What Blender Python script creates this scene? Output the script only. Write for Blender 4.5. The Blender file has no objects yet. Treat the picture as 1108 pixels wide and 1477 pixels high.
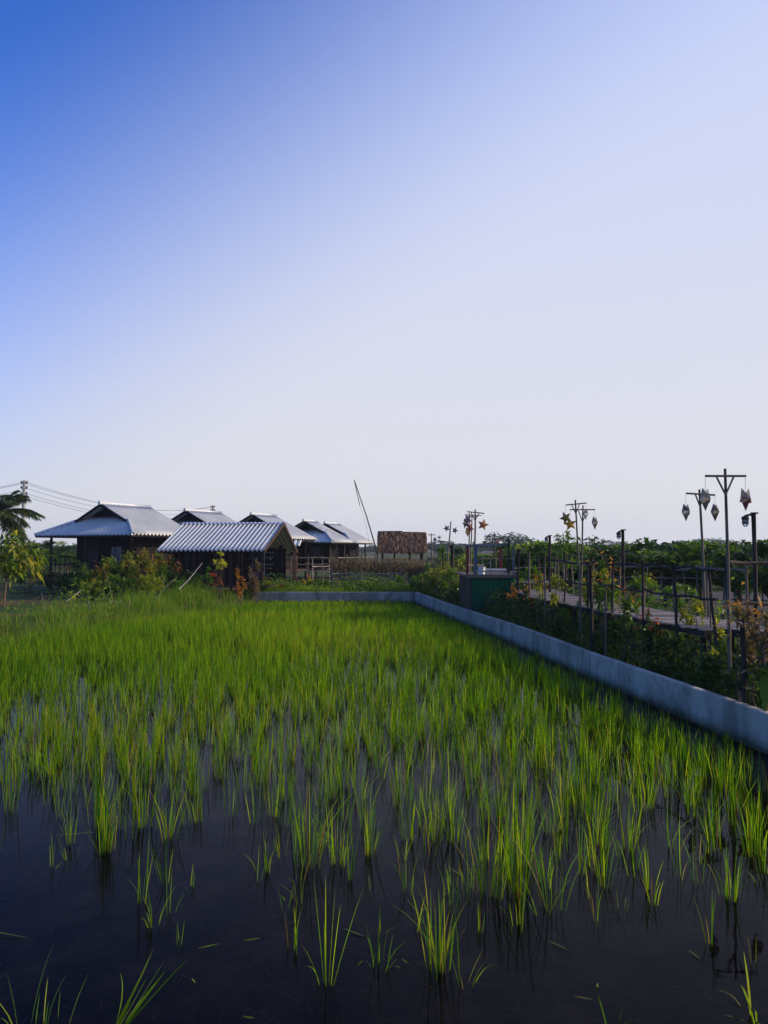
import bpy, math, random
import numpy as np
from mathutils import Vector, Matrix
R = math.radians
random.seed(7); rng = np.random.default_rng(7)
S = bpy.context.scene
COL = S.collection
# ------------------------------------------------------------ camera, sky, sun, exposure
CAMH = 2.2; FPX = 1108.0; PITCH = math.atan((792-738.5)/FPX)
cam_d = bpy.data.cameras.new('camera'); cam = bpy.data.objects.new('camera', cam_d); COL.objects.link(cam)
cam_d.sensor_fit = 'VERTICAL'; cam_d.sensor_height = 36; cam_d.lens = 27; cam_d.clip_end = 4000; cam_d.clip_start = .05
cam.location = (0, 0, CAMH); cam.rotation_euler = (math.pi/2 + PITCH, 0, 0)
S.camera = cam
SUN_EL = R(19.5); SUN_AZ = R(87)          # azimuth measured from +Y (view direction) towards +X (right)
W = bpy.data.worlds.new('World'); S.world = W; W.use_nodes = True
nt = W.node_tree; nt.nodes.clear()
sky = nt.nodes.new('ShaderNodeTexSky'); sky.sky_type = 'NISHITA'; sky.sun_disc = False
sky.sun_elevation = SUN_EL; sky.sun_rotation = SUN_AZ; sky.altitude = 0
sky.air_density = 1.0; sky.dust_density = 1.4; sky.ozone_density = 3.0
hs = nt.nodes.new('ShaderNodeHueSaturation'); hs.inputs['Saturation'].default_value = 1.25; hs.inputs['Value'].default_value = 1.0
tint = nt.nodes.new('ShaderNodeMix'); tint.data_type = 'RGBA'; tint.blend_type = 'MULTIPLY'; tint.inputs[0].default_value = 1.0
tint.inputs[7].default_value = (1.0, 1.24, 2.15, 1)
bg = nt.nodes.new('ShaderNodeBackground'); bg.inputs['Strength'].default_value = .13
wo = nt.nodes.new('ShaderNodeOutputWorld')
nt.links.new(sky.outputs[0], hs.inputs['Color']); nt.links.new(hs.outputs[0], tint.inputs[6])
# morning haze whitens the sky towards the horizon and towards the sun (world directions)
tc = nt.nodes.new('ShaderNodeTexCoord'); dp_ = nt.nodes.new('ShaderNodeVectorMath'); dp_.operation = 'DOT_PRODUCT'
dp_.inputs[1].default_value = (1.25, 0.6, -1.7); nt.links.new(tc.outputs['Generated'], dp_.inputs[0])
mr = nt.nodes.new('ShaderNodeMapRange'); mr.interpolation_type = 'SMOOTHSTEP'; mr.inputs['From Min'].default_value = -1.0; mr.inputs['From Max'].default_value = .18
nt.links.new(dp_.outputs['Value'], mr.inputs['Value'])
pale = nt.nodes.new('ShaderNodeMix'); pale.data_type = 'RGBA'; nt.links.new(mr.outputs[0], pale.inputs[0]); nt.links.new(tint.outputs[2], pale.inputs[6])
sz = nt.nodes.new('ShaderNodeSeparateXYZ'); nt.links.new(tc.outputs['Generated'], sz.inputs[0])
mz = nt.nodes.new('ShaderNodeMapRange'); mz.inputs['From Min'].default_value = .03; mz.inputs['From Max'].default_value = .55; nt.links.new(sz.outputs[2], mz.inputs['Value'])
hzc = nt.nodes.new('ShaderNodeMix'); hzc.data_type = 'RGBA'; nt.links.new(mz.outputs[0], hzc.inputs[0])
hzc.inputs[6].default_value = (.86/.13, .855/.13, .885/.13, 1); hzc.inputs[7].default_value = (.66/.13, .74/.13, 1.05/.13, 1)
nt.links.new(hzc.outputs[2], pale.inputs[7])
nt.links.new(pale.outputs[2], bg.inputs['Color']); nt.links.new(bg.outputs[0], wo.inputs['Surface'])
sl = bpy.data.lights.new('sun', 'SUN'); sl.energy = 5.0; sl.angle = R(.5); sl.color = (1, .88, .70)
so = bpy.data.objects.new('sun', sl); COL.objects.link(so)
sd = Vector((math.sin(SUN_AZ)*math.cos(SUN_EL), math.cos(SUN_AZ)*math.cos(SUN_EL), math.sin(SUN_EL)))
so.rotation_euler = sd.to_track_quat('Z', 'Y').to_euler(); so.location = (40, 0, 30)
S.view_settings.view_transform = 'Standard'; S.view_settings.look = 'None'
S.view_settings.gamma = 1; S.view_settings.exposure = -0.14
S.render.engine = 'CYCLES'

# ------------------------------------------------------------ pixel <-> world helpers
def ray(px, py):
    a = (px-554)/FPX; b = (738.5-py)/FPX; c, s = math.cos(PITCH), math.sin(PITCH)
    return Vector((a, c - b*s, s + b*c))
def P(px, py, D):
    r = ray(px, py); return Vector((0, 0, CAMH)) + r*(D/r.y)
def G(px, py, z=0.0):
    r = ray(px, py); t = (z-CAMH)/r.z; return Vector((r.x*t, r.y*t, z))

# ------------------------------------------------------------ terrain height
WALL = [(-5.35, 31.6), (1.3, 31.6), (2.94, 18.75), (3.57, 13.0), (4.18, 8.3), (5.2, 0), (5.7, -5)]
BUND = [(-5.3, 31.6), (-6.6, 25), (-8.6, 17.5), (-10.5, 10), (-13, 2), (-14.5, -5)]
def wall_x(y):
    ys = np.array([5.7, 5.2, 4.18, 3.57, 2.94, 1.3]); yy = np.array([-5, 0, 8.3, 13.0, 18.75, 31.6])
    return np.interp(y, yy, ys)
def bund_x(y):
    return np.interp(y, [-5, 2, 10, 17.5, 25, 31.6], [-14.5, -13, -10.5, -8.6, -6.6, -5.3])
def sstep(a, b, x):
    t = np.clip((np.asarray(x, float)-a)/(b-a), 0, 1); return t*t*(3-2*t)
def vnoise(x, y, s=1.0, seed=0):
    x = np.asarray(x, float)*s; y = np.asarray(y, float)*s
    return (np.sin(x*1.3+seed)+np.sin(y*1.7+seed*2.1)+np.sin((x+y)*.9+seed*.7)+np.sin((x-y*1.4)*2.1+seed*1.3)*.5)/3.5
def terrain(x, y):
    x = np.asarray(x, float); y = np.asarray(y, float)
    r = sstep(.06, .5, x-wall_x(y)); l = sstep(-.25, 1.3, bund_x(y)-x); f = sstep(.06, .5, y-31.6); n = sstep(0, 1, 2.2-y)
    k = np.maximum(np.maximum(r, l), np.maximum(f, n))
    out = .30+.05*vnoise(x, y, .6, 3)
    return -.11+.015*vnoise(x, y, 2, 1) + k*(out+.11)
def TZ(x, y): return float(terrain(x, y))

# ------------------------------------------------------------ tagging / object helpers
def tag(o, label=None, cat=None, group=None, kind=None):
    if label: o['label'] = label
    if cat: o['category'] = cat
    if group: o['group'] = group
    if kind: o['kind'] = kind
    return o
def empty(name, loc, label=None, cat=None, group=None, rz=0):
    o = bpy.data.objects.new(name, None); COL.objects.link(o); o.location = loc; o.rotation_euler = (0, 0, rz)
    o.empty_display_size = .2
    return tag(o, label, cat, group)
def link(name, me, mat, parent=None, loc=None):
    me.name = name
    for m in (mat if isinstance(mat, (list, tuple)) else [mat]): me.materials.append(m)
    o = bpy.data.objects.new(name, me); COL.objects.link(o)
    if parent: o.parent = parent
    if loc is not None: o.location = loc
    return o
def copy_tree(o, parent=None):
    c = o.copy(); COL.objects.link(c); c.parent = parent
    for ch in o.children: copy_tree(ch, c)
    return c
class MB:
    def __init__(s): s.v = []; s.f = []; s.m = []
    def quad(s, *p, m=0):
        n = len(s.v); s.v += [tuple(q) for q in p]; s.f.append(tuple(range(n, n+len(p)))); s.m.append(m)
    def box(s, c, size, rot=None, m=0):
        c = Vector(c); h = Vector(size)/2; n = len(s.v)
        for i in (-1, 1):
            for j in (-1, 1):
                for k in (-1, 1):
                    p = Vector((i*h.x, j*h.y, k*h.z))
                    if rot is not None: p = rot @ p
                    s.v.append(tuple(c+p))
        for f in ((0,1,3,2),(4,6,7,5),(0,4,5,1),(2,3,7,6),(0,2,6,4),(1,5,7,3)):
            s.f.append(tuple(n+i for i in f)); s.m.append(m)
    def bar(s, a, b, w, h, m=0):
        a = Vector(a); b = Vector(b); d = b-a; L = d.length
        q = d.to_track_quat('X', 'Z').to_matrix()
        s.box((a+b)/2, (L, w, h), q, m)
    def tube(s, pts, rad, n=8, cap=True, m=0, wob=0):
        pts = [Vector(p) for p in pts]
        if not hasattr(rad, '__len__'): rad = [rad]*len(pts)
        base = len(s.v); up = Vector((0, 0, 1))
        for i, p in enumerate(pts):
            d = (pts[min(i+1, len(pts)-1)]-pts[max(i-1, 0)]).normalized()
            a = d.cross(up if abs(d.z) < .95 else Vector((1, 0, 0))).normalized(); b = d.cross(a)
            r = rad[i]*(1+random.uniform(-wob, wob))
            for k in range(n):
                t = 2*math.pi*k/n; s.v.append(tuple(p+(a*math.cos(t)+b*math.sin(t))*r))
        for i in range(len(pts)-1):
            for k in range(n):
                s.f.append((base+i*n+k, base+i*n+(k+1) % n, base+(i+1)*n+(k+1) % n, base+(i+1)*n+k)); s.m.append(m)
        if cap:
            s.f.append(tuple(base+k for k in range(n))); s.f.append(tuple(base+(len(pts)-1)*n+k for k in reversed(range(n)))); s.m += [m, m]
    def mesh(s, name='m', smooth=False):
        me = bpy.data.meshes.new(name); me.from_pydata(s.v, [], s.f); me.update()
        me.polygons.foreach_set('material_index', s.m)
        if smooth: me.polygons.foreach_set('use_smooth', [True]*len(s.f))
        return me
    def build(s, name, mat, parent=None, smooth=False, loc=None):
        return link(name, s.mesh(name, smooth), mat, parent, loc)
def pole_pts(a, b, n=6, bend=.01):
    a = Vector(a); b = Vector(b); o = Vector((random.uniform(-1, 1), random.uniform(-1, 1), 0))*bend*(b-a).length
    return [a.lerp(b, i/(n-1))+o*math.sin(math.pi*i/(n-1))+Vector((random.uniform(-1, 1), random.uniform(-1, 1), 0))*bend*.25*(b-a).length*(0 < i < n-1) for i in range(n)]

def ribbons(base, direc, length, width, droop, side, prof, name='ribbons', v=None, arch=None):
    """N leaves or blades in one mesh; every argument is an array over N"""
    N = len(base); K = len(prof)-1
    t = np.linspace(0, 1, K+1)[None, :, None]
    L = length[:, None, None]
    p = base[:, None, :] + direc[:, None, :]*L*t + np.array([0, 0, -1.0])[None, None, :]*(droop*length)[:, None, None]*t**2
    if arch is not None: p = p+arch[:, None, :]*L*t**2.3
    w = side[:, None, :]*(width[:, None]*np.array(prof)[None, :])[:, :, None]*.5
    vv = np.stack([p-w, p+w], axis=2).reshape(-1, 3)
    n0 = (np.arange(N)*(K+1)*2)[:, None]+np.arange(K)[None, :]*2
    q = np.stack([n0, n0+1, n0+3, n0+2], axis=2).reshape(-1, 4)
    me = bpy.data.meshes.new(name)
    me.vertices.add(len(vv)); me.vertices.foreach_set('co', vv.astype(np.float32).ravel())
    me.loops.add(q.size); me.loops.foreach_set('vertex_index', q.astype(np.int32).ravel())
    me.polygons.add(len(q)); me.polygons.foreach_set('loop_start', (np.arange(len(q))*4).astype(np.int32))
    me.polygons.foreach_set('use_smooth', np.ones(len(q), bool))
    me.update(calc_edges=True)
    at = me.attributes.new('v', 'FLOAT', 'POINT')
    if v is None: v = rng.random(N)
    at.data.foreach_set('value', np.repeat(v, (K+1)*2).astype(np.float32))
    a2 = me.attributes.new('t', 'FLOAT', 'POINT')
    a2.data.foreach_set('value', np.tile(np.repeat(np.linspace(0, 1, K+1), 2), N).astype(np.float32))
    return me
def unit(a): return a/np.maximum(np.linalg.norm(a, axis=-1, keepdims=True), 1e-6)
LEAF = [.12, .8, 1.0, .7, .08]; LEAF3 = [.2, 1.0, .75, .08]; BLADE = [.7, 1.0, .85, .6, .08]
def leaves(base, out, length, width, name='leaves', droop=.35, spread=.6, prof=LEAF3, v=None):
    N = len(base)
    d = unit(out+rng.normal(0, spread, (N, 3)))
    s = unit(np.cross(d, unit(np.array([[0, 0, 1.0]])+rng.normal(0, .5, (N, 3)))))
    L = length*rng.uniform(.6, 1.25, N)
    return ribbons(base, d, L, width*rng.uniform(.7, 1.2, N), droop*rng.uniform(.3, 1.6, N), s, prof, name, v)
def blades(x, y, z, h, w, lean=.22, name='blades', v=None, curl=.35):
    N = len(x); az = rng.uniform(0, 2*np.pi, N); ln = np.abs(rng.normal(0, lean, N))
    d = np.stack([np.cos(az)*ln, np.sin(az)*ln, np.ones(N)], 1); d = unit(d)
    a2 = rng.uniform(0, np.pi, N); s = np.stack([np.cos(a2), np.sin(a2), np.zeros(N)], 1)
    dr = curl*ln*rng.uniform(.5, 2, N)
    bent = rng.random(N) < .12; ln2 = ln+bent*rng.uniform(.15, .7, N); d = unit(np.stack([np.cos(az)*ln2, np.sin(az)*ln2, np.ones(N)], 1)); dr = dr+bent*rng.uniform(.2, .6, N)
    return ribbons(np.stack([x, y, z], 1), d, h, w, dr, s, BLADE, name, v, arch=np.stack([np.cos(az), np.sin(az), np.full(N, -.35)], 1)*(np.abs(rng.normal(0, .08, N))+(rng.random(N) < .1)*.3)[:, None])

# ------------------------------------------------------------ materials
def mat(name): 
    m = bpy.data.materials.new(name); m.use_nodes = True; return m, m.node_tree, m.node_tree.nodes['Principled BSDF']
def ramp(t, stops):
    r = t.nodes.new('ShaderNodeValToRGB'); e = r.color_ramp.elements
    while len(e) > 1: e.remove(e[0])
    e[0].position = stops[0][0]; e[0].color = (*stops[0][1], 1)
    for p, c in stops[1:]:
        n = e.new(p); n.color = (*c, 1)
    return r
def noise(t, scale, detail=4, rough=.55, vec=None, dist=0):
    n = t.nodes.new('ShaderNodeTexNoise'); n.inputs['Scale'].default_value = scale; n.inputs['Detail'].default_value = detail
    n.inputs['Roughness'].default_value = rough; n.inputs['Distortion'].default_value = dist
    if vec: t.links.new(vec, n.inputs['Vector'])
    return n
def bump(t, b, h, strength, dist=.01):
    n = t.nodes.new('ShaderNodeBump'); n.inputs['Strength'].default_value = strength; n.inputs['Distance'].default_value = dist
    t.links.new(h, n.inputs['Height']); t.links.new(n.outputs[0], b.inputs['Normal']); return n
def coord(t, which='Object', scale=None):
    c = t.nodes.new('ShaderNodeTexCoord')
    if scale is None: return c.outputs[which]
    m = t.nodes.new('ShaderNodeMapping'); m.inputs['Scale'].default_value = scale; t.links.new(c.outputs[which], m.inputs[0]); return m.outputs[0]
def m_noise(name, stops, scale=5, rough=.8, bmp=.3, vscale=(1, 1, 1), spec=.12, detail=6, bdist=.01, which='Object'):
    m, t, b = mat(name)
    n = noise(t, scale, detail, .6, coord(t, which, vscale)); r = ramp(t, stops); t.links.new(n.outputs[0], r.inputs[0])
    t.links.new(r.outputs[0], b.inputs['Base Color']); b.inputs['Roughness'].default_value = rough; b.inputs['Specular IOR Level'].default_value = spec
    if bmp: bump(t, b, n.outputs[0], bmp, bdist)
    return m
def m_leaf(name, stops, trans=.45, rough=.45, tstops=None, spec=.15):
    m, t, b = mat(name)
    a = t.nodes.new('ShaderNodeAttribute'); a.attribute_name = 'v'
    r = ramp(t, stops); t.links.new(a.outputs['Fac'], r.inputs[0]); col = r.outputs[0]
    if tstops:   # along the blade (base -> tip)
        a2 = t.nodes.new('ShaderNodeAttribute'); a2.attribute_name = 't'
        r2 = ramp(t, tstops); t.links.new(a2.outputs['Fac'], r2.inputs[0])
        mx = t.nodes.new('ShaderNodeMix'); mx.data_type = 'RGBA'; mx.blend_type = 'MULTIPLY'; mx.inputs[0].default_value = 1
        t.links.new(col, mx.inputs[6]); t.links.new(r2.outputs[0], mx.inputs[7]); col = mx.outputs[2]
    t.links.new(col, b.inputs['Base Color']); b.inputs['Roughness'].default_value = rough; b.inputs['Specular IOR Level'].default_value = spec
    tr = t.nodes.new('ShaderNodeBsdfTranslucent'); g = t.nodes.new('ShaderNodeMix'); g.data_type = 'RGBA'; g.blend_type = 'MULTIPLY'
    g.inputs[0].default_value = 1; g.inputs[7].default_value = (1.5, 1.7, .55, 1); t.links.new(col, g.inputs[6]); t.links.new(g.outputs[2], tr.inputs[0])
    ms = t.nodes.new('ShaderNodeMixShader'); ms.inputs[0].default_value = trans
    out = t.nodes['Material Output']; t.links.new(b.outputs[0], ms.inputs[1]); t.links.new(tr.outputs[0], ms.inputs[2]); t.links.new(ms.outputs[0], out.inputs[0])
    return m
M = {}
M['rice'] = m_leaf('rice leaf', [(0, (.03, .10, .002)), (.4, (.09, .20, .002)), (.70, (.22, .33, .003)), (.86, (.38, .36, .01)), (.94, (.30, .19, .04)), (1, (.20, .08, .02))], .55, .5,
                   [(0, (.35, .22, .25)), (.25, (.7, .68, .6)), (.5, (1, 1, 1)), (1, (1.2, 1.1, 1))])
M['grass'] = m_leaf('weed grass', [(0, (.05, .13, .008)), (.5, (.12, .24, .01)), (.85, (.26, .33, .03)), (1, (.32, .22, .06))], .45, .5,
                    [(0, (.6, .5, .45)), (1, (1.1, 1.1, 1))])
M['rusty_grass'] = m_leaf('reddish grass', [(0, (.08, .10, .012)), (.5, (.13, .12, .02)), (.8, (.18, .11, .03)), (1, (.20, .07, .03))], .4, .5)
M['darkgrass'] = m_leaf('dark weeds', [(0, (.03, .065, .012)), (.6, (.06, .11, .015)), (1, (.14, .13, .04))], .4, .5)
M['leaf_mango'] = m_leaf('mango leaf', [(0, (.012, .035, .005)), (.4, (.035, .08, .007)), (.65, (.11, .18, .009)), (1, (.30, .34, .02))], .4, .4)
M['leaf_green'] = m_leaf('green leaf', [(0, (.035, .09, .012)), (.6, (.08, .15, .014)), (1, (.17, .22, .02))], .45, .4)
M['leaf_yellow'] = m_leaf('yellow green leaf', [(0, (.08, .13, .015)), (.5, (.20, .20, .02)), (1, (.42, .32, .03))], .45, .45)
M['leaf_bright'] = m_leaf('bright yellow leaf', [(0, (.35, .30, .03)), (1, (.55, .48, .05))], .4, .45)
M['leaf_orange'] = m_leaf('orange young leaf', [(0, (.18, .10, .02)), (.5, (.34, .13, .02)), (1, (.45, .16, .04))], .45, .5)
M['leaf_red'] = m_leaf('red leaf', [(0, (.16, .04, .02)), (.6, (.32, .05, .03)), (1, (.42, .12, .07))], .4, .5)
M['leaf_dry'] = m_leaf('dry brown vine', [(0, (.10, .065, .035)), (.6, (.19, .12, .065)), (1, (.28, .20, .10))], .25, .8)
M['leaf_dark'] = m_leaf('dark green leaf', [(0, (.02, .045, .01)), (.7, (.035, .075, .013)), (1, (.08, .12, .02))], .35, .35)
M['leaf_hazy'] = m_leaf('distant foliage', [(0, (.03, .06, .02)), (1, (.07, .11, .03))], .3, .6)
M['palm'] = m_leaf('palm leaflet', [(0, (.02, .045, .01)), (.7, (.045, .07, .012)), (1, (.15, .14, .04))], .3, .4)
M['leaf_grass'] = m_leaf('narrow weed leaf', [(0, (.05, .12, .01)), (.6, (.14, .24, .012)), (1, (.30, .34, .03))], .45, .5)
M['mud'] = m_noise('paddy mud', [(.3, (.02, .015, .01)), (.5, (.07, .045, .03)), (.7, (.16, .10, .065))], 2.6, .9, .5)
M['bark'] = m_noise('bark', [(0, (.05, .035, .025)), (1, (.17, .12, .08))], 9, .9, .5, (1, 1, .3))
M['bamboo'] = m_noise('weathered bamboo', [(.2, (.09, .065, .045)), (.7, (.22, .17, .12))], 12, .75, .3, (1, 1, .15))
M['bamboo_dark'] = m_noise('dark old bamboo', [(.2, (.02, .015, .013)), (.75, (.07, .05, .04))], 12, .8, .3, (1, 1, .15))
M['bamboo_pale'] = m_noise('pale bamboo', [(.2, (.30, .24, .20)), (.8, (.55, .47, .40))], 12, .7, .2, (1, 1, .15))
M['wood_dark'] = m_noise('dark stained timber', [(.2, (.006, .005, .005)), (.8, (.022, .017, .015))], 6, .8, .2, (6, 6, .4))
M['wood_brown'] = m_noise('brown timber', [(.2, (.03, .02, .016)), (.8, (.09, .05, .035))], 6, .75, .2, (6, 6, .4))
M['wood_grey'] = m_noise('grey deck planks', [(.2, (.15, .115, .09)), (.8, (.42, .34, .28))], 7, .8, .4, (1, 8, 8))
M['wood_red'] = m_noise('red paint', [(.2, (.18, .03, .02)), (.8, (.32, .06, .04))], 8, .6, .1)
M['steel_blue'] = m_noise('blue grey steel', [(.2, (.07, .085, .10)), (.8, (.13, .155, .18))], 8, .5, .1)
M['thatch'] = m_noise('thatch', [(.2, (.07, .035, .022)), (.6, (.17, .09, .055)), (1, (.26, .16, .09))], 14, .95, .8, (6, 6, .6))
M['dark_pole'] = m_noise('dark metal', [(.2, (.015, .012, .011)), (.8, (.05, .04, .035))], 8, .6, .2)
M['white_plastic'] = m_noise('white plastic', [(.2, (.6, .58, .55)), (.8, (.75, .73, .7))], 5, .4, 0)
M['concrete_pole'] = m_noise('pole concrete', [(.2, (.25, .24, .22)), (.8, (.42, .40, .36))], 4, .85, .1)
M['cable'] = m_noise('cable', [(0, (.05, .05, .055)), (1, (.09, .09, .1))], 4, .6, 0)
M['brick_red'] = m_noise('terracotta panel', [(.2, (.22, .08, .05)), (.8, (.36, .16, .10))], 5, .8, .1)
def m_ground():
    m, t, b = mat('earth'); c = coord(t)
    n = noise(t, .35, 6, .6, c); n2 = noise(t, 6, 6, .7, c)
    r = ramp(t, [(.3, (.13, .065, .028)), (.40, (.15, .075, .03)), (.47, (.06, .07, .018)), (.65, (.035, .07, .012))])
    t.links.new(n.outputs[0], r.inputs[0])
    mx = t.nodes.new('ShaderNodeMix'); mx.data_type = 'RGBA'; mx.blend_type = 'OVERLAY'; mx.inputs[0].default_value = .8
    t.links.new(r.outputs[0], mx.inputs[6]); t.links.new(n2.outputs[0], mx.inputs[7]); t.links.new(mx.outputs[2], b.inputs['Base Color'])
    b.inputs['Roughness'].default_value = .95; b.inputs['Specular IOR Level'].default_value = .1; bump(t, b, n2.outputs[0], .7, .05); return m
M['ground'] = m_ground()
def m_water():
    m, t, b = mat('still water'); out = t.nodes['Material Output']; t.nodes.remove(b)
    c = coord(t); n = noise(t, 3.2, 2, .5, c); n2 = noise(t, 22, 2, .5, c)
    ad = t.nodes.new('ShaderNodeMath'); ad.operation = 'MULTIPLY_ADD'; ad.inputs[1].default_value = .12; t.links.new(n2.outputs[0], ad.inputs[0]); t.links.new(n.outputs[0], ad.inputs[2])
    bp = t.nodes.new('ShaderNodeBump'); bp.inputs['Strength'].default_value = .06; bp.inputs['Distance'].default_value = .02; t.links.new(ad.outputs[0], bp.inputs['Height'])
    fr = t.nodes.new('ShaderNodeFresnel'); fr.inputs['IOR'].default_value = 1.15; t.links.new(bp.outputs[0], fr.inputs['Normal'])
    gl = t.nodes.new('ShaderNodeBsdfGlossy'); gl.inputs['Roughness'].default_value = .015; gl.inputs['Color'].default_value = (.56, .58, .64, 1); t.links.new(bp.outputs[0], gl.inputs['Normal'])
    tr = t.nodes.new('ShaderNodeBsdfTransparent'); tr.inputs['Color'].default_value = (.62, .52, .42, 1)
    ms = t.nodes.new('ShaderNodeMixShader'); t.links.new(fr.outputs[0], ms.inputs[0]); t.links.new(tr.outputs[0], ms.inputs[1]); t.links.new(gl.outputs[0], ms.inputs[2]); t.links.new(ms.outputs[0], out.inputs[0]); return m
M['water'] = m_water()
def m_concrete():
    m, t, b = mat('wall render'); c = coord(t); n = noise(t, 1.3, 8, .65, c); n2 = noise(t, 30, 4, .6, c)
    r = ramp(t, [(.25, (.26, .225, .17)), (.5, (.41, .355, .265)), (.75, (.52, .455, .345))]); t.links.new(n.outputs[0], r.inputs[0])
    # vertical streaks and a muddy tide line at the foot
    st = noise(t, 1.1, 6, .7, coord(t, 'Object', (1.3, 1.3, .5)), 1.5); rs = ramp(t, [(.40, (.45, .45, .42)), (.60, (1, 1, 1))]); t.links.new(st.outputs[0], rs.inputs[0])
    mx = t.nodes.new('ShaderNodeMix'); mx.data_type = 'RGBA'; mx.blend_type = 'MULTIPLY'; mx.inputs[0].default_value = .8
    t.links.new(r.outputs[0], mx.inputs[6]); t.links.new(rs.outputs[0], mx.inputs[7])
    sx = t.nodes.new('ShaderNodeSeparateXYZ'); t.links.new(c, sx.inputs[0])
    ad = t.nodes.new('ShaderNodeMath'); ad.operation = 'MULTIPLY_ADD'; ad.inputs[1].default_value = .12; t.links.new(n.outputs[0], ad.inputs[0]); t.links.new(sx.outputs[2], ad.inputs[2])
    rz = ramp(t, [(.09, (.22, .22, .13)), (.15, (.7, .68, .6)), (.22, (1, 1, 1))]); t.links.new(ad.outputs[0], rz.inputs[0])
    m2 = t.nodes.new('ShaderNodeMix'); m2.data_type = 'RGBA'; m2.blend_type = 'MULTIPLY'; m2.inputs[0].default_value = 1
    t.links.new(mx.outputs[2], m2.inputs[6]); t.links.new(rz.outputs[0], m2.inputs[7])
    t.links.new(m2.outputs[2], b.inputs['Base Color']); b.inputs['Roughness'].default_value = .9; bump(t, b, n2.outputs[0], .25, .01); return m
M['wall'] = m_concrete()
M['joint'] = m_noise('mortar joint', [(.3, (.09, .085, .075)), (.7, (.17, .16, .14))], 9, .9, .2)
def m_roof(name, c1, c2, rough=.35):
    m, t, b = mat(name); c = coord(t); n = noise(t, .9, 6, .6, c); n2 = noise(t, 7, 5, .7, coord(t, 'Object', (1, 1, 3)))
    r = ramp(t, [(.3, c1), (.7, c2)]); t.links.new(n.outputs[0], r.inputs[0]); r2 = ramp(t, [(.3, (.72, .70, .68)), (.6, (1, 1, 1))]); t.links.new(n2.outputs[0], r2.inputs[0])
    mx = t.nodes.new('ShaderNodeMix'); mx.data_type = 'RGBA'; mx.blend_type = 'MULTIPLY'; mx.inputs[0].default_value = .7
    t.links.new(r.outputs[0], mx.inputs[6]); t.links.new(r2.outputs[0], mx.inputs[7]); t.links.new(mx.outputs[2], b.inputs['Base Color'])
    b.inputs['Roughness'].default_value = rough; b.inputs['Specular IOR Level'].default_value = .6; return m
M['roof'] = m_roof('white grey roof sheet', (.56, .54, .47), (.68, .655, .58))
M['roof_cap'] = m_roof('ridge cap', (.6, .6, .6), (.72, .72, .72))
def m_tarp():
    m, t, b = mat('green tarpaulin'); c = coord(t, 'Object', (1, 1, .6)); n = noise(t, 2.5, 5, .6, c, 1.0)
    r = ramp(t, [(.3, (.0, .055, .022)), (.7, (.001, .12, .045))]); t.links.new(n.outputs[0], r.inputs[0]); t.links.new(r.outputs[0], b.inputs['Base Color'])
    b.inputs['Roughness'].default_value = .7; b.inputs['Specular IOR Level'].default_value = .15; bump(t, b, n.outputs[0], .9, .1); return m
M['tarp'] = m_tarp()
def m_paper(name, col, tr=.35):
    m, t, b = mat(name); n = noise(t, 25, 4, .6, coord(t)); r = ramp(t, [(.3, tuple(x*.75 for x in col)), (.7, col)]); t.links.new(n.outputs[0], r.inputs[0]); t.links.new(r.outputs[0], b.inputs['Base Color'])
    b.inputs['Roughness'].default_value = .6; ts = t.nodes.new('ShaderNodeBsdfTranslucent'); t.links.new(r.outputs[0], ts.inputs[0]); ms = t.nodes.new('ShaderNodeMixShader'); ms.inputs[0].default_value = tr
    t.links.new(b.outputs[0], ms.inputs[1]); t.links.new(ts.outputs[0], ms.inputs[2]); t.links.new(ms.outputs[0], t.nodes['Material Output'].inputs[0]); return m
M['cream'] = m_paper('cream paper', (.80, .70, .50), .5); M['maroon'] = m_paper('maroon paper', (.20, .08, .07)); M['taupe'] = m_paper('taupe paper', (.24, .19, .15), .2)
M['olive'] = m_paper('olive paper', (.18, .18, .07)); M['gold'] = m_paper('gold paper', (.75, .48, .05), .5); M['silver'] = m_paper('silver paper', (.42, .36, .31), .3)
M['pink'] = m_paper('pink paper', (.55, .28, .25)); M['redpaper'] = m_paper('red paper', (.5, .12, .06)); M['white'] = m_paper('white paper', (.75, .74, .72)); M['greypaper'] = m_paper('dark grey paper', (.14, .13, .15), .15)
gm, t_, b_ = mat('clear lamp glass'); b_.inputs['Base Color'].default_value = (.8, .85, .9, 1); b_.inputs['Roughness'].default_value = .05; b_.inputs['Transmission Weight'].default_value = .85; M['glass'] = gm

# ------------------------------------------------------------ ground, water
xs = np.unique(np.concatenate([np.linspace(-700, -60, 14), np.linspace(-60, -16, 30), np.arange(-16, 9.01, .22), np.linspace(9, 45, 40), np.linspace(45, 700, 15)]).round(3))
ys = np.unique(np.concatenate([np.linspace(-200, -6, 8), np.arange(-6, 34.01, .25), np.linspace(34, 80, 60), np.linspace(80, 1000, 25)]).round(3))
gx, gy = np.meshgrid(xs, ys); gz = terrain(gx, gy)
vv = np.stack([gx, gy, gz], 2).reshape(-1, 3); nx = len(xs); ny = len(ys)
ff = [(j*nx+i, j*nx+i+1, (j+1)*nx+i+1, (j+1)*nx+i) for j in range(ny-1) for i in range(nx-1)]
me = bpy.data.meshes.new('ground'); me.from_pydata(vv.tolist(), [], ff)
me.polygons.foreach_set('use_smooth', [True]*len(ff))
cx = np.array([(vv[f[0]]+vv[f[2]])/2 for f in ff]); me.polygons.foreach_set('material_index', (cx[:, 2] < .05).astype(np.int32))
tag(link('ground', me, [M['ground'], M['mud']]), kind='structure')
px_ = np.linspace(6.2, 30, 60); py_ = np.linspace(15, 33, 50); g1, g2 = np.meshgrid(px_, py_); g1 = g1+.3*np.sin(g2*1.3)*(g1 < 6.5); vv = np.stack([g1, g2, terrain(g1, g2)+.006], 2).reshape(-1, 3)
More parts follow.
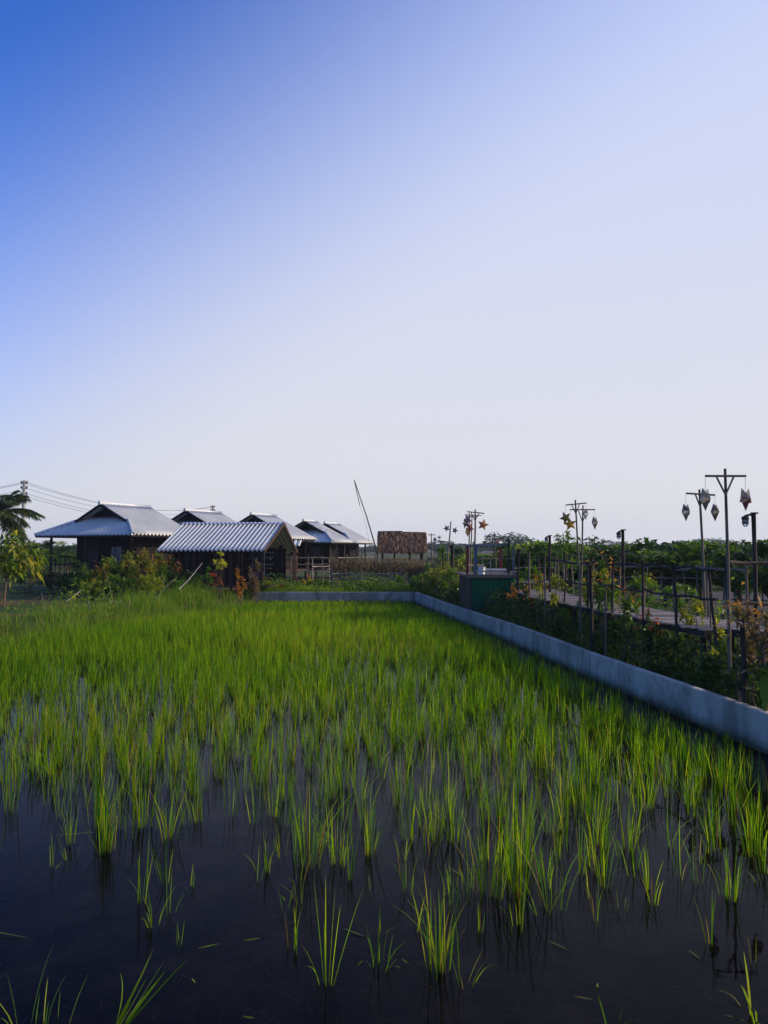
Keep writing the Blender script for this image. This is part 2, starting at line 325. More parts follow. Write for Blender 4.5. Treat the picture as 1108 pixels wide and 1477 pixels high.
me = bpy.data.meshes.new('path'); me.from_pydata(vv.tolist(), [], [(j*60+i, j*60+i+1, (j+1)*60+i+1, (j+1)*60+i) for j in range(49) for i in range(59)])
tag(link('path', me, m_noise('grey packed soil', [(.3, (.05, .045, .045)), (.7, (.11, .10, .095))], 2.0, .95, .5)), kind='structure')
w = MB(); w.quad((-16, -4.5, 0), (6.1, -4.5, 0), (6.1, 31.9, 0), (-16, 31.9, 0)); tag(w.build('water', M['water']), kind='structure')

# ------------------------------------------------------------ low concrete wall round the paddy
def build_wall():
    pts = []
    for a, b in zip(WALL[:-1], WALL[1:]):
        n = max(2, int(math.dist(a, b)/.35))
        for i in range(n): pts.append((a[0]+(b[0]-a[0])*i/n, a[1]+(b[1]-a[1])*i/n))
    pts.append(WALL[-1]); m = MB(); th = .055; s = 0; prev = None; rows = []
    for i, p in enumerate(pts):
        a = Vector(pts[max(i-1, 0)]); b = Vector(pts[min(i+1, len(pts)-1)]); d = (b-a).normalized(); nrm = Vector((-d.y, d.x))
        if i: s += math.dist(p, pts[i-1])
        h = .44+.010*math.sin(s*.35)+.004*math.sin(s*.9+1)
        wv = .006*math.sin(s*.35+.5)
        q = Vector(p)+nrm*wv
        rows.append([(q.x+nrm.x*th, q.y+nrm.y*th, -.3), (q.x+nrm.x*th, q.y+nrm.y*th, h-.012), (q.x+nrm.x*(th-.012), q.y+nrm.y*(th-.012), h), (q.x-nrm.x*(th-.012), q.y-nrm.y*(th-.012), h), (q.x-nrm.x*th, q.y-nrm.y*th, h-.012), (q.x-nrm.x*th, q.y-nrm.y*th, -.3)])
    for r in rows: m.v += r
    for i in range(len(rows)-1):
        for k in range(5): m.f.append((i*6+k, i*6+k+1, (i+1)*6+k+1, (i+1)*6+k)); m.m.append(0)
    m.f.append((0, 1, 2, 3, 4, 5)); m.m.append(0)
    o = m.build('low_wall', M['wall']); tag(o, 'low grey rendered concrete wall bending round two sides of the rice paddy', 'wall')
    s = 0
    for i in range(1, len(pts)):
        s += math.dist(pts[i], pts[i-1])
        if s > 2.6:
            s = 0; a = Vector(pts[i-1]); b = Vector(pts[i]); d = (b-a).normalized(); nrm = Vector((-d.y, d.x)); c = (a+b)/2; j = MB()
            q = Matrix.Rotation(math.atan2(d.y, d.x), 3, 'Z'); j.box((c.x, c.y, .165), (.016, .118, .52), q); j.build('joint', M['joint'], o)
    return o
build_wall()

# ------------------------------------------------------------ rice
def in_paddy(x, y): return (x > bund_x(y)-.1) & (x < wall_x(y)-.18) & (y < 31.4)
SP = .17
gx, gy = np.meshgrid(np.arange(-13, 5, SP), np.arange(3.6, 31.4, SP)); gx = gx.ravel(); gy = gy.ravel()
gx = gx+rng.normal(0, .055, gx.size); gy = gy+rng.normal(0, .055, gy.size)
k = in_paddy(gx, gy); gx = gx[k]; gy = gy[k]
pxs = 554+FPX*gx/gy
dmin = np.interp(pxs, [-200, 0, 150, 300, 450, 560, 650, 760, 850, 960, 1108, 1300], [6.2, 6.1, 5.5, 5.8, 5.2, 5.1, 4.9, 4.6, 5.0, 4.8, 4.8, 4.7])
dens = sstep(-.3, 2.2, gy-dmin)*.72+.10*sstep(8, 13, gy)+.2*sstep(14, 22, gy)
dens = dens*(.92+.5*vnoise(gx, gy, 1.1, 5)*(1-.7*sstep(12, 24, gy)))
dens = dens*(1-.55*sstep(1.1, .3, wall_x(gy)-gx)*sstep(24, 15, gy)); dens[gy < dmin-.1] = 0
k = rng.random(gx.size) < dens; gx = gx[k]; gy = gy[k]
vis = np.abs(gx/gy) < .56; gx = gx[vis]; gy = gy[vis]
def clump_arrays(x, y, h, nb, rad=.05):
    n = len(x); idx = np.repeat(np.arange(n), nb)
    a = rng.uniform(0, 6.28, len(idx)); r = rad*np.sqrt(rng.random(len(idx)))
    return idx, x[idx]+np.cos(a)*r, y[idx]+np.sin(a)*r, h[idx]*rng.uniform(.45, 1.08, len(idx))
order = np.argsort(np.hypot(gx, gy)); gx = gx[order]; gy = gy[order]
NEAR = 290
far_x, far_y = gx[NEAR:], gy[NEAR:]
hgt = (.42-.22*sstep(17, 31, far_y))*(1-.5*sstep(1.3, .3, wall_x(far_y)-far_x))*(1+.12*vnoise(far_x, far_y, .5, 2)+rng.normal(0, .08, far_x.size))
nb = rng.integers(6, 18, far_x.size)
idx, bx, by, bh = clump_arrays(far_x, far_y, hgt, nb)
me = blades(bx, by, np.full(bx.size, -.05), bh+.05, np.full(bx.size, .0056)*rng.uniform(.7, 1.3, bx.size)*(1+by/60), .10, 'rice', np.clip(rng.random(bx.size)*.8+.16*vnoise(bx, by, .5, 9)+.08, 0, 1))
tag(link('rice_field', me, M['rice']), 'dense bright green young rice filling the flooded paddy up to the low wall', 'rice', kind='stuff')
# individual near clumps: a few prototypes, copied
def clump_mesh(nbl, h, rad, lean, w=.0075, seed=0, curl=.35, vlo=0, vhi=1):
    x = rng.normal(0, rad, nbl); y = rng.normal(0, rad, nbl)
    az = np.arctan2(y, x)+rng.normal(0, .6, nbl)
    hh = h*rng.uniform(.42, 1.05, nbl); ln = np.abs(rng.normal(lean*.5, lean, nbl))+(rng.random(nbl) < .08)*rng.uniform(.1, .3, nbl)
    d = unit(np.stack([np.cos(az)*ln, np.sin(az)*ln, np.ones(nbl)], 1)); a2 = rng.uniform(0, np.pi, nbl)
    s = np.stack([np.cos(a2), np.sin(a2), np.zeros(nbl)], 1)
    return ribbons(np.stack([x, y, np.full(nbl, -.07)], 1), d, hh+.07, w*rng.uniform(.6, 1.3, nbl), curl*ln*rng.uniform(.4, 3, nbl), s, [.7, .9, 1, .95, .8, .55, .06], 'rice_clump', vlo+(vhi-vlo)*rng.random(nbl), arch=np.stack([np.cos(az), np.sin(az), np.full(nbl, -.4)], 1)*(np.abs(rng.normal(0, .07, nbl))+(rng.random(nbl) < .10)*rng.uniform(.1, .4, nbl))[:, None])
protos = [clump_mesh(random.choice([5, 8, 11, 14, 18, 24]), .46, random.uniform(.015, .035), random.uniform(.03, .075), w=.005) for _ in range(24)]
PB = [len(pm.vertices)//14 for pm in protos]
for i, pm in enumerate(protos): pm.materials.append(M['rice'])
def put_clump(x, y, s):
    i = random.randrange(24); pm = protos[i]; p_ = 554+FPX*x/y; big = PB[i] > 9
    side = 'left' if p_ < 400 else ('middle' if p_ < 740 else 'right')
    label = ('full many bladed rice tuft' if big else 'thin few bladed rice shoot')+' in the %s third of the near planting' % side
    group = ('full' if big else 'thin')+' rice tufts of the near %s third' % side
    o = bpy.data.objects.new('rice_clump', pm); COL.objects.link(o); o.location = (x, y, 0); o.rotation_euler = (random.uniform(-.06, .06), random.uniform(-.06, .06), random.uniform(0, 6.28)); o.scale = (s, s, s*random.uniform(.9, 1.1))
    return tag(o, label, 'rice plant', group)
for i in range(NEAR):
    put_clump(gx[i], gy[i], random.uniform(.8, 1.12))
def special(name, px, py, h_px, nbl, label, rad=.035, lean=.13, curl=.35, w=.0058, vlo=0, vhi=1, matn='rice', cat='rice plant', rot=(0, 0)):
    g = G(px, py); h = h_px/FPX*g.y*1.03
    me = clump_mesh(nbl, h, rad, lean, w, 0, curl, vlo, vhi); o = link(name, me, M[matn], loc=g); o.rotation_euler = (rot[0], rot[1], 0)
    return tag(o, label, cat)
special('rice_clump', 632, 1398, 128, 34, 'foremost thick rice tuft standing alone in the dark water', .03, 0.088)
special('rice_clump', 705, 1292, 130, 44, 'broad rice tuft just behind the foremost lone tuft', .05, 0.083)
special('rice_clump', 748, 1290, 150, 30, 'tall narrow rice tuft touching the right side of the broad near tuft', .035, 0.066)
special('rice_clump', 448, 1248, 150, 36, 'full rice tuft left of the centre with a long dark reflection', .04, 0.066)
special('rice_clump', 487, 1245, 105, 18, 'thinner rice tuft leaning on the right of the full left centre tuft', .03, 0.088)
special('rice_clump', 152, 1228, 112, 38, 'thick rice tuft alone at the left edge of the planting', .035, 0.055)
special('rice_clump', 206, 1192, 85, 28, 'shorter rice tuft next to the thick left tuft', .03, 0.066)
special('rice_clump', 243, 1210, 80, 22, 'short bushy rice tuft left of the open dark water', .03, 0.088)
special('rice_clump', 798, 1312, 150, 14, 'thin straggly rice tuft with long bent blades over the dark water', .03, 0.121, .6)
special('rice_clump', 240, 1275, 80, 6, 'sparse three bladed rice shoot below the short bushy tuft', .02, 0.066)
special('rice_clump', 205, 1300, 95, 7, 'sparse drooping rice shoot in the left dark water', .02, 0.110, .8)
special('rice_clump', 222, 1335, 60, 6, 'small bent rice shoot lying low in the left dark water', .02, 0.193, 1.2)
special('rice_clump', 424, 1372, 70, 6, 'thin pale rice shoot in the middle of the dark water', .02, 0.066)
special('rice_clump', 470, 1420, 150, 9, 'thin rice shoot with one brown stem near the lower centre', .02, 0.110, .7, vlo=.3)
special('rice_clump', 548, 1395, 105, 12, 'loose arching rice tuft left of the foremost tuft', .02, 0.165, 1.0)
special('rice_clump', 935, 1285, 90, 8, 'thin rice shoot standing in the right dark water', .02, 0.099)
special('rice_clump', 1085, 1235, 90, 26, 'thick rice tuft at the right edge of the picture', .04, 0.077)
special('rice_clump', 862, 1250, 90, 14, 'loose rice tuft in front of the right planting', .03, 0.088)
special('grass_tuft', 48, 1490, 115, 16, 'loose green grass tuft poking up at the bottom left corner', .05, .35, .6, .009, matn='grass', cat='grass')
special('grass_tuft', 175, 1480, 120, 9, 'long grass tuft leaning right near the bottom left', .012, .1, .5, .010, matn='grass', cat='grass', rot=(0, .55))
special('grass_tuft', 888, 1482, 60, 9, 'small spiky grass tuft at the bottom edge right of centre', .02, .6, .6, .008, matn='grass', cat='grass')
special('grass_tuft', 1090, 1470, 90, 12, 'green grass tuft rising at the bottom right corner', .03, .3, .7, .010, matn='grass', cat='grass')
for i in range(64):
    px = random.choice([random.uniform(380, 900), random.uniform(380, 1108), random.uniform(0, 1108)]); py = 1215+abs(random.gauss(0, 1))*75
    if py > 1440: continue
    g = G(px, py); near = 'lower right' if px > 740 else ('lower middle' if px > 400 else 'lower left'); me = clump_mesh(random.randint(2, 7), random.uniform(.16, .40), .015, random.uniform(.04, .22), .005, 0, .5, .2, 1)
    o = link('rice_shoot', me, M['rice'], loc=g); tag(o, 'small stray rice shoot standing in the open dark water at the '+near, 'rice plant', 'stray rice shoots at the '+near)
# drifting leaf blades lying on the water
for px, py, ang, L, lab in [(40, 1353, 2.9, .32, 'long pale blade floating at the left edge'), (285, 1368, .35, .12, 'pale leaf floating right of the leaning grass'), (350, 1357, .2, .10, 'short pale leaf afloat in the left centre'),
                            (525, 1350, 2.6, .14, 'small twisted pale leaf afloat near the loose arching tuft'), (282, 1418, 2.2, .05, 'tiny yellow leaf afloat near the bottom'),
                            (820, 1370, 2.4, .13, 'thin pale blade afloat right of the foremost tuft'), (828, 1437, -.4, .09, 'thin straw afloat near the bottom right of centre'), (862, 1425, 1.3, .04, 'tiny pale flake on the dark water at right'),
                            (1010, 1383, 1.9, .09, 'pale curved blade afloat at the far right'), (80, 1205, .1, .3, 'brown stalk afloat left of the thick left tuft'), (665, 1262, 2.2, .1, 'dry straw afloat behind the broad near tuft'), (350, 1466, -.3, .06, 'short straw afloat at the bottom left of centre')]:
    g = G(px, py, .006); d = np.array([[math.cos(ang), math.sin(ang), .05]])
    me = ribbons(np.zeros((1, 3)), d, np.array([L]), np.array([.009]), np.array([.0]), np.array([[-math.sin(ang), math.cos(ang), .25]]), [.3, .9, 1, .7, .1], 'floating_leaf', np.array([random.uniform(.6, .95)]))
    tag(link('floating_leaf', me, M['grass'], loc=g), lab, 'leaf')
k_ = 700; px_ = rng.uniform(0, 1108, k_); py_ = rng.uniform(1190, 1477, k_)
pp = np.array([tuple(G(a, b, -.03)) for a, b in zip(px_, py_)]); pp[:, 2] = rng.uniform(-.09, -.015, k_)
aa = rng.uniform(0, 6.28, k_); me = ribbons(pp, np.stack([np.cos(aa), np.sin(aa), rng.normal(0, .08, k_)], 1), rng.uniform(.02, .14, k_), rng.uniform(.003, .008, k_), np.zeros(k_), np.stack([-np.sin(aa), np.cos(aa), np.zeros(k_)], 1), [.4, 1, .7, .1], 'debris', rng.uniform(.4, 1, k_))
tag(link('sunken_straw', me, M['leaf_dry']), 'bits of dead straw lying under the dark shallow water', 'plant litter', kind='stuff')

# ------------------------------------------------------------ weedy grass on the banks
def grass_patch(n, xf, yf, hfun, keep, matn, name, label, w=.012, lean=.35, zf=None):
    x = xf(n); y = yf(n); k = keep(x, y); x = x[k]; y = y[k]; z = terrain(x, y)-.02
    h = hfun(x, y)*rng.uniform(.4, 1.15, x.size)
    me = blades(x, y, z, h, w*rng.uniform(.6, 1.4, x.size), lean, name)
    return tag(link(name, me, M[matn]), label, 'grass', kind='stuff')
def clus(x, y, s=.8, seed=4): return vnoise(x, y, s, seed)+rng.normal(0, .35, x.size)
grass_patch(110000, lambda n: rng.uniform(-19, -3.6, n), lambda n: rng.uniform(13, 31.5, n), lambda x, y: (.62+.36*vnoise(x, y, 1.3, 2))*(1-.35*sstep(-7, -11, x)),
            lambda x, y: (x < bund_x(y)+.9+.9*vnoise(x, y, .5, 8)) & (x > bund_x(y)-1.9) & (x/y > -.56) & (clus(x, y, 1.5, 41) > -.45), 'grass', 'bank_grass', 'tall tangled green grass along the left bank of the paddy', .010, .5)
grass_patch(26000, lambda n: rng.uniform(-14, -4, n), lambda n: rng.uniform(10, 27, n), lambda x, y: .36+.1*vnoise(x, y, .9, 2),
            lambda x, y: (x < bund_x(y)+3.0+.7*vnoise(x, y, .6, 18)) & (x > bund_x(y)-.3) & (x/y > -.56) & (clus(x, y, .7, 3) > .35), 'rusty_grass', 'reddish_grass', 'reddish brown weedy grass between the rice and the left bank', .007, .3)
grass_patch(26000, lambda n: rng.uniform(-6.5, 2.8, n), lambda n: rng.uniform(31.7, 35, n), lambda x, y: .34+.2*vnoise(x, y, 1.2, 2),
            lambda x, y: clus(x, y, 1.1, 6) > -.3, 'grass', 'verge_grass', 'green and yellow weeds growing behind the far end of the low wall', .016)
grass_patch(60000, lambda n: rng.uniform(1.4, 9, n), lambda n: rng.uniform(7.5, 32, n), lambda x, y: .52+.25*vnoise(x, y, 1.5, 2),
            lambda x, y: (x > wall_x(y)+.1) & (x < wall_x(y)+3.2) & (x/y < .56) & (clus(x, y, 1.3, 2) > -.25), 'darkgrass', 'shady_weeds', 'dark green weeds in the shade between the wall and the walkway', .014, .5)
grass_patch(30000, lambda n: rng.uniform(-30, -6, n), lambda n: rng.uniform(24, 60, n), lambda x, y: .16+.1*vnoise(x, y, .5, 2),
            lambda x, y: (x < bund_x(np.minimum(y, 31))-2.0) & (x/y > -.56) & (clus(x, y, .35, 12) > .25), 'grass', 'lawn_grass', 'short patchy grass around the huts', .02)
grass_patch(24000, lambda n: rng.uniform(4, 40, n), lambda n: rng.uniform(20, 60, n), lambda x, y: .22+.1*vnoise(x, y, .5, 2),
            lambda x, y: (x/y < .56) & (clus(x, y, .4, 12) > .2), 'darkgrass', 'orchard_grass', 'short grass under the orchard trees', .02)
# leafy ground cover behind the right wall
n = 70000; x = rng.uniform(1.5, 8, n); y = rng.uniform(7.5, 32, n); k = (x > wall_x(y)+.12) & (x < wall_x(y)+3.0) & (x/y < .56) & (clus(x, y, 1.5, 7) > -.2)
x = x[k]; y = y[k]; z = terrain(x, y)+rng.random(x.size)**1.3*(.30+.4*np.clip(vnoise(x, y, 1.6, 14)+.25, 0, 1)+.35*np.clip(vnoise(x, y, 4, 3), 0, 1))*sstep(0, .5, x-wall_x(y))
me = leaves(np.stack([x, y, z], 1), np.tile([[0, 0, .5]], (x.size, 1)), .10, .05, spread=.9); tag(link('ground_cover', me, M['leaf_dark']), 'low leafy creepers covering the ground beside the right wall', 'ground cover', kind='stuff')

# leafy tangles: left bank, behind the far wall, along the walkway rails
def tangle(n, x0, x1, y0, y1, keep, hf, leaf, L, Wd, name, label):
    x = rng.uniform(x0, x1, n); y = rng.uniform(y0, y1, n); k = keep(x, y); x = x[k]; y = y[k]; z = terrain(x, y)+rng.random(x.size)**1.2*hf(x, y)
    cv = np.clip(.5+.5*vnoise(x, y, 2.2, 6)+rng.normal(0, .2, x.size), 0, 1)
    me = leaves(np.stack([x, y, z], 1), np.tile([[0, 0, .5]], (x.size, 1)), L, Wd, spread=.9, v=cv); tag(link(name, me, M[leaf]), label, 'weeds', kind='stuff')
tangle(26000, -19, -4.5, 20, 33, lambda x, y: (x < bund_x(y)-.3) & (x > bund_x(y)-2.6) & (x/y > -.55) & (clus(x, y, .9, 5) > .05), lambda x, y: .45+.9*np.clip(vnoise(x, y, .9, 5), 0, 1), 'leaf_grass', .15, .022, 'bank_weeds', 'yellow green leafy weeds on the left bank before the shrubs')
tangle(16000, -6, 3.6, 31.9, 36, lambda x, y: clus(x, y, 1.1, 9) > -.1, lambda x, y: .35+.7*np.clip(vnoise(x, y, 1.3, 9), 0, 1), 'leaf_green', .12, .045, 'wall_weeds', 'leafy green weeds crowding behind the far end of the low wall')
tangle(30000, 3, 12, 13, 30, lambda x, y: (x > wall_x(y)+2.3) & (x < wall_x(y)+3.6+.15*(y-12)) & (x/y < .56) & (clus(x, y, 1.2, 19) > .0), lambda x, y: .7+1.2*np.clip(vnoise(x, y, 1.1, 19), 0, 1), 'leaf_green', .13, .05, 'walkway_weeds', 'tangled green creepers and weeds growing behind the walkway')
tangle(26000, 2.4, 6, 9, 26, lambda x, y: (x > wall_x(y)+.55) & (x < wall_x(y)+1.25) & (clus(x, y, 1.7, 33) > .1), lambda x, y: .45+1.15*np.clip(vnoise(x, y, 1.9, 33), 0, 1), 'leaf_green', .09, .03, 'walkway_creepers', 'green creepers climbing the near edge of the walkway')
tangle(24000, 1.2, 5.5, 27, 35, lambda x, y: (x > wall_x(y)+.3) & (clus(x, y, 1.0, 29) > -.1), lambda x, y: .5+1.0*np.clip(vnoise(x, y, 1.1, 29)+.2, 0, 1), 'leaf_yellow', .13, .045, 'corner_weeds', 'yellow green weeds massed beyond the corner of the low wall')
# ------------------------------------------------------------ plants
def crown_pts(n, rx, ry, rz, nclump, shell=.55, tight=1.0):
    c = unit(rng.normal(0, 1, (nclump, 3)))*rng.uniform(shell, 1, (nclump, 1)); c[:, 2] = np.where(c[:, 2] < -.45, c[:, 2]*.4, c[:, 2])
    c = c*np.array([rx, ry, rz]); i = rng.integers(0, nclump, n); o = unit(rng.normal(0, 1, (n, 3)))*(rng.random((n, 1))**.4)*np.array([rx, ry, rz])*rng.uniform(.18, .36, nclump)[i][:, None]*tight
    return c, c[i]+o, unit(o+.4*c[i]+np.array([0, 0, .15]))
def bush(name, label, cat, px, D, top, wpx, n=700, leaf='leaf_green', L=.14, Wd=.05, tip=None, tipn=.2, stem_r=.014, droop=.4, group=None, clear=.15, z0=None, ncl=None, stems=3):
    p = P(px, 792, D); x, y = p.x, p.y; z = TZ(x, y) if z0 is None else z0
    H = P(px, top, D).z-z; rx = wpx/FPX*D/2
    if x > 1 and y < 31: x = max(x, float(wall_x(y))+.2+rx*.85)
    root = empty(name, (x, y, z), label, cat, group)
    rz = H*(1-clear)/2; cz = H-rz
    c, b, o = crown_pts(n, rx, rx, rz, ncl or max(8, int(n/55))); b[:, 2] += cz; c[:, 2] += cz
    b[:, 2] = np.maximum(b[:, 2], .03)
    link('foliage', leaves(b, o, L, Wd, droop=droop, v=np.clip(rng.random(n)*.6+rng.random(len(c))[((b[:, None, :]-c[None, :, :])**2).sum(2).argmin(1)]*.4, 0, 1)), M[leaf], root)
    m = MB()
    for i in range(min(len(c), 12)):
        a = Vector((random.uniform(-.05, .05)*stems, random.uniform(-.05, .05)*stems, -.05)); e = Vector(c[i]); mid = a.lerp(e, .5)+Vector((random.uniform(-.06, .06), random.uniform(-.06, .06), .05))
        m.tube([a, mid, e], [stem_r, stem_r*.7, stem_r*.3], 5)
    m.build('stem', M['bark'], root, True)
    if tip:
        kk = np.argsort(-c[:, 2]-.3*rng.random(len(c)))[:max(3, len(c)//3)]; nt_ = int(n*tipn); j = kk[rng.integers(0, len(kk), nt_)]
        tb = c[j]+rng.normal(0, .11*H/1.5, (nt_, 3))+np.array([0, 0, .08])
        link('young_leaves', leaves(tb, unit(rng.normal(0, .6, (nt_, 3))+np.array([0, 0, .5])), L*.9, Wd*.9, droop=droop), M[tip], root)
    return root

def make_tree(name, label, cat, loc, H, rx, n, leaf, L=.2, Wd=.06, ncl=38, trunk=.25, tr=.09, group=None, rzf=None, v=None):
    root = empty(name, loc, label, cat, group)
    rz = H*(1-trunk)/2 if rzf is None else rzf; cz = H-rz
    c, b, o = crown_pts(n, rx, rx, rz, ncl, .62, .85); b[:, 2] += cz; c[:, 2] += cz
    cv = rng.random(ncl)**1.6; dd = ((b[:, None, :]-c[None, :, :])**2).sum(2).argmin(1)
    link('crown', leaves(b, o, L, Wd, spread=.5, droop=.5, v=np.clip(cv[dd]*.8+rng.random(n)*.3-.05, 0, 1)), M[leaf], root)
    m = MB(); m.tube([(0, 0, -.1), (.03, .02, H*trunk*.6), (0, .04, H*trunk*1.4)], [tr*1.3, tr, tr*.75], 8)
    for i in range(min(12, len(c))):
        e = Vector(c[i]); a = Vector((0, .03, H*trunk*1.1)); m.tube([a, a.lerp(e, .5)+Vector((random.uniform(-.1, .1), random.uniform(-.1, .1), .1)), e], [tr*.6, tr*.35, tr*.12], 5)
    m.build('trunk', M['bark'], root, True); return root
def place(proto, used, x, y, s, sz=None, rz=None, label=None, group=None):
    o = proto if not used[0] else copy_tree(proto); used[0] = True
    o.location = (x, y, TZ(x, y)); o.scale = (s, s, sz or s); o.rotation_euler = (0, 0, random.uniform(0, 6.28) if rz is None else rz)
    if label: o['label'] = label
    if group: o['group'] = group
    return o
# mango orchard on the right
mp = [(make_tree('mango_tree', 'x', 'tree', (0, 0, 0), 2.4, 1.45, 4600, 'leaf_mango', .2, .06, 34), [False]) for _ in range(5)]
front = [(776, 31, 786, 1.25, 'round mango tree between the middle lamp post and the twin lantern poles'), (815, 29, 788, 1.0, 'mango tree standing directly left of the twin lantern poles'), (862, 27, 797, .95, 'lower mango tree right of the twin lantern poles with pale new leaves'),
         (915, 30, 787, 1.15, 'dark mango tree right of the lamp post over the walkway'), (962, 25, 783, 1.25, 'large dark mango tree left of the silver lantern pole'), (1010, 27, 797, .85, 'mango tree behind the silver lantern pole'),
         (1062, 23, 778, 1.2, 'tall mango tree behind the tallest lantern pole'), (1112, 21, 786, .95, 'mango tree cut off by the right edge of the picture'), (745, 34, 800, .8, 'small mango tree behind the red and blue platform posts')]
for i, (px, D, top, s, lab) in enumerate(front):
    p = P(px, 792, D); H = P(px, top, D).z-.3; pr, us = mp[i % 5]; place(pr, us, p.x, p.y, s*1.2, H/2.4*random.uniform(1.0, 1.12), label=lab)
k = 0
for D, dx, lo, hi in [(37, 70, 690, 1130), (50, 64, 670, 1130), (66, 50, 660, 1130)]:
    px = lo
    while px < hi:
        pr, us = mp[k % 5]; k += 1; p = P(px, 792, D); top = random.uniform(784, 800) if px > 760 else random.uniform(793, 799); H = P(px, top, D).z-.3
        place(pr, us, p.x+random.uniform(-.3, .3), p.y+random.uniform(-1, 1), random.uniform(.9, 1.25)*(1+.01*(D-38)), H/2.4, label='dense green mango tree in the back rows of the orchard', group='mango trees in the back rows'); px += dx*random.uniform(.8, 1.2)
# distant hazy tree line
dp = [(make_tree('distant_tree', 'x', 'tree', (0, 0, 0), 8, 4.2, 1500, 'leaf_hazy', .75, .45, 40, .18, .25), [False]) for _ in range(3)]
px = -20; k = 0
while px < 1130:
    for D in (330, 480):
        pr, us = dp[k % 3]; k += 1; p = P(px, 792, D+random.uniform(-15, 15)); base = 785 if 600 < px < 740 else (788 if px > 740 else 789)
        H = P(px, base+random.uniform(-3, 3), p.y).z-.3; place(pr, us, p.x, p.y, random.uniform(.8, 1.2)*D/150*.8, H/8, label='hazy blue green tree in the far tree line on the horizon', group='trees of the far tree line')
    px += random.uniform(16, 26)
o = place(*dp[0], *P(730, 792, 190).xy, 1.36, (P(730, 769, 190).z-.3)/8, label='lone round grey green tree rising above the platform'); o['group'] = ''
del o['group']
o = place(*dp[1], *P(775, 792, 200).xy, 1.2, (P(775, 783, 200).z-.3)/8, label='hazy round tree between the platform and the middle lamp post'); del o['group']
o = place(*dp[2], *P(882, 792, 400).xy, 2.5, (P(882, 780, 400).z-.3)/8, label='pale hazy round tree peeping over the orchard left of the lamp post'); del o['group']
o = place(*dp[0], *P(1012, 792, 350).xy, 3.6, (P(1012, 777, 350).z-.3)/8, label='grey hazy tree peeping over the orchard behind the silver lantern pole'); del o['group']
o = place(*dp[1], *P(640, 792, 230).xy, 1.3, (P(640, 781, 230).z-.3)/8, label='hazy tree right of the thatched hut'); del o['group']
# left side trees behind the first hut
for px, D, top, s, lab in [(72, 58, 783, 1.5, 'dark bushy tree under the left eave of the largest hut'), (98, 62, 786, 1.3, 'dark tree beside the wall of the largest hut'), (48, 70, 781, 1.5, 'dark tree behind the utility pole'), (10, 60, 784, 1.3, 'dark tree behind the palm at the left edge'), (30, 52, 800, .9, 'low round tree at the left beyond the lawn')]:
    p = P(px, 792, D); H = P(px, top, D).z-.3; o = place(*mp[int(px) % 5], p.x, p.y, s, H/2.4, label=lab)
    if 'group' in o: del o['group']
# tall thin saplings standing over the orchard
def frond_tree(px, D, top, label, leaf='leaf_green'):
    p = P(px, 792, D); z = TZ(p.x, p.y); H = P(px, top, D).z-z; root = empty('sapling', (p.x, p.y, z), label, 'tree')
    m = MB(); m.tube([(0, 0, 0), (.03, 0, H*.5), (0, 0, H)], [.03, .022, .008], 6); m.build('trunk', M['bark'], root, True)
    B = []; O = []
    for i in range(16):
        zz = H*(.55+.45*i/15); a = i*2.4; r = .75*(1-.6*i/15)
        for q in range(18):
            f = (q+1)/18; B.append((math.cos(a)*r*f, math.sin(a)*r*f, zz+.25*f-.15*f*f)); O.append((math.cos(a)+random.uniform(-1, 1), math.sin(a)+random.uniform(-1, 1), .1))
    link('crown', leaves(np.array(B), unit(np.array(O)), .2, .06, droop=.4), M[leaf], root); return root
frond_tree(817, 24, 773, 'slender feathery sapling poking above the orchard left of the twin lantern poles')
frond_tree(857, 26, 779, 'short dark feathery sapling right of the twin lantern poles', 'leaf_dark')
# shrubs before the largest hut, left
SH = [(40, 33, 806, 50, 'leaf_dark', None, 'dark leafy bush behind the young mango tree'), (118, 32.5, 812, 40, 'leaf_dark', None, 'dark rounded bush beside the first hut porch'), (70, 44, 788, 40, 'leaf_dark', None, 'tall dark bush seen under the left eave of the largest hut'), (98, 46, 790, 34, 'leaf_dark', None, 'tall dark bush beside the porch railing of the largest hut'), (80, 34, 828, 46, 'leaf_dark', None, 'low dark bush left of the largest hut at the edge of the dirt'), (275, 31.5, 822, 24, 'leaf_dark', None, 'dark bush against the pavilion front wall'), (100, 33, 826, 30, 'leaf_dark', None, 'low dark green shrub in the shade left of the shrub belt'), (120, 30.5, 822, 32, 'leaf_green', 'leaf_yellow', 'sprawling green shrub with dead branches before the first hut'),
      (140, 30, 812, 30, 'leaf_yellow', 'leaf_orange', 'yellow green shrub below the porch post of the first hut'), (160, 31, 806, 30, 'leaf_green', 'leaf_yellow', 'tall green shrub in the middle of the shrub belt'),
      (183, 31.5, 800, 30, 'leaf_yellow', 'leaf_yellow', 'tallest yellow green shrub in front of the first hut'), (205, 30, 798, 34, 'leaf_yellow', 'leaf_orange', 'yellow shrub with orange young leaves before the first hut'),
      (228, 31, 798, 32, 'leaf_green', 'leaf_red', 'green shrub with reddish tips left of the open pavilion'), (250, 31.5, 806, 28, 'leaf_dark', 'leaf_red', 'dark shrub with red tips under the pavilion eave'),
      (172, 28.5, 832, 44, 'leaf_green', None, 'low spreading green shrub at the foot of the shrub belt'), (215, 28.5, 832, 44, 'leaf_yellow', None, 'low yellow green shrub at the foot of the shrub belt'), (262, 29, 838, 36, 'leaf_green', None, 'low green shrub in front of the pavilion left post'), (132, 28.5, 838, 30, 'leaf_yellow', None, 'low pale shrub beside the stick rack')]
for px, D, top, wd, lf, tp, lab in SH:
    bush('shrub', lab, 'shrub', px, D, top, wd, 1100, lf, .16, .05, 'leaf_orange' if tp == 'leaf_red' and px < 240 else tp, .12)
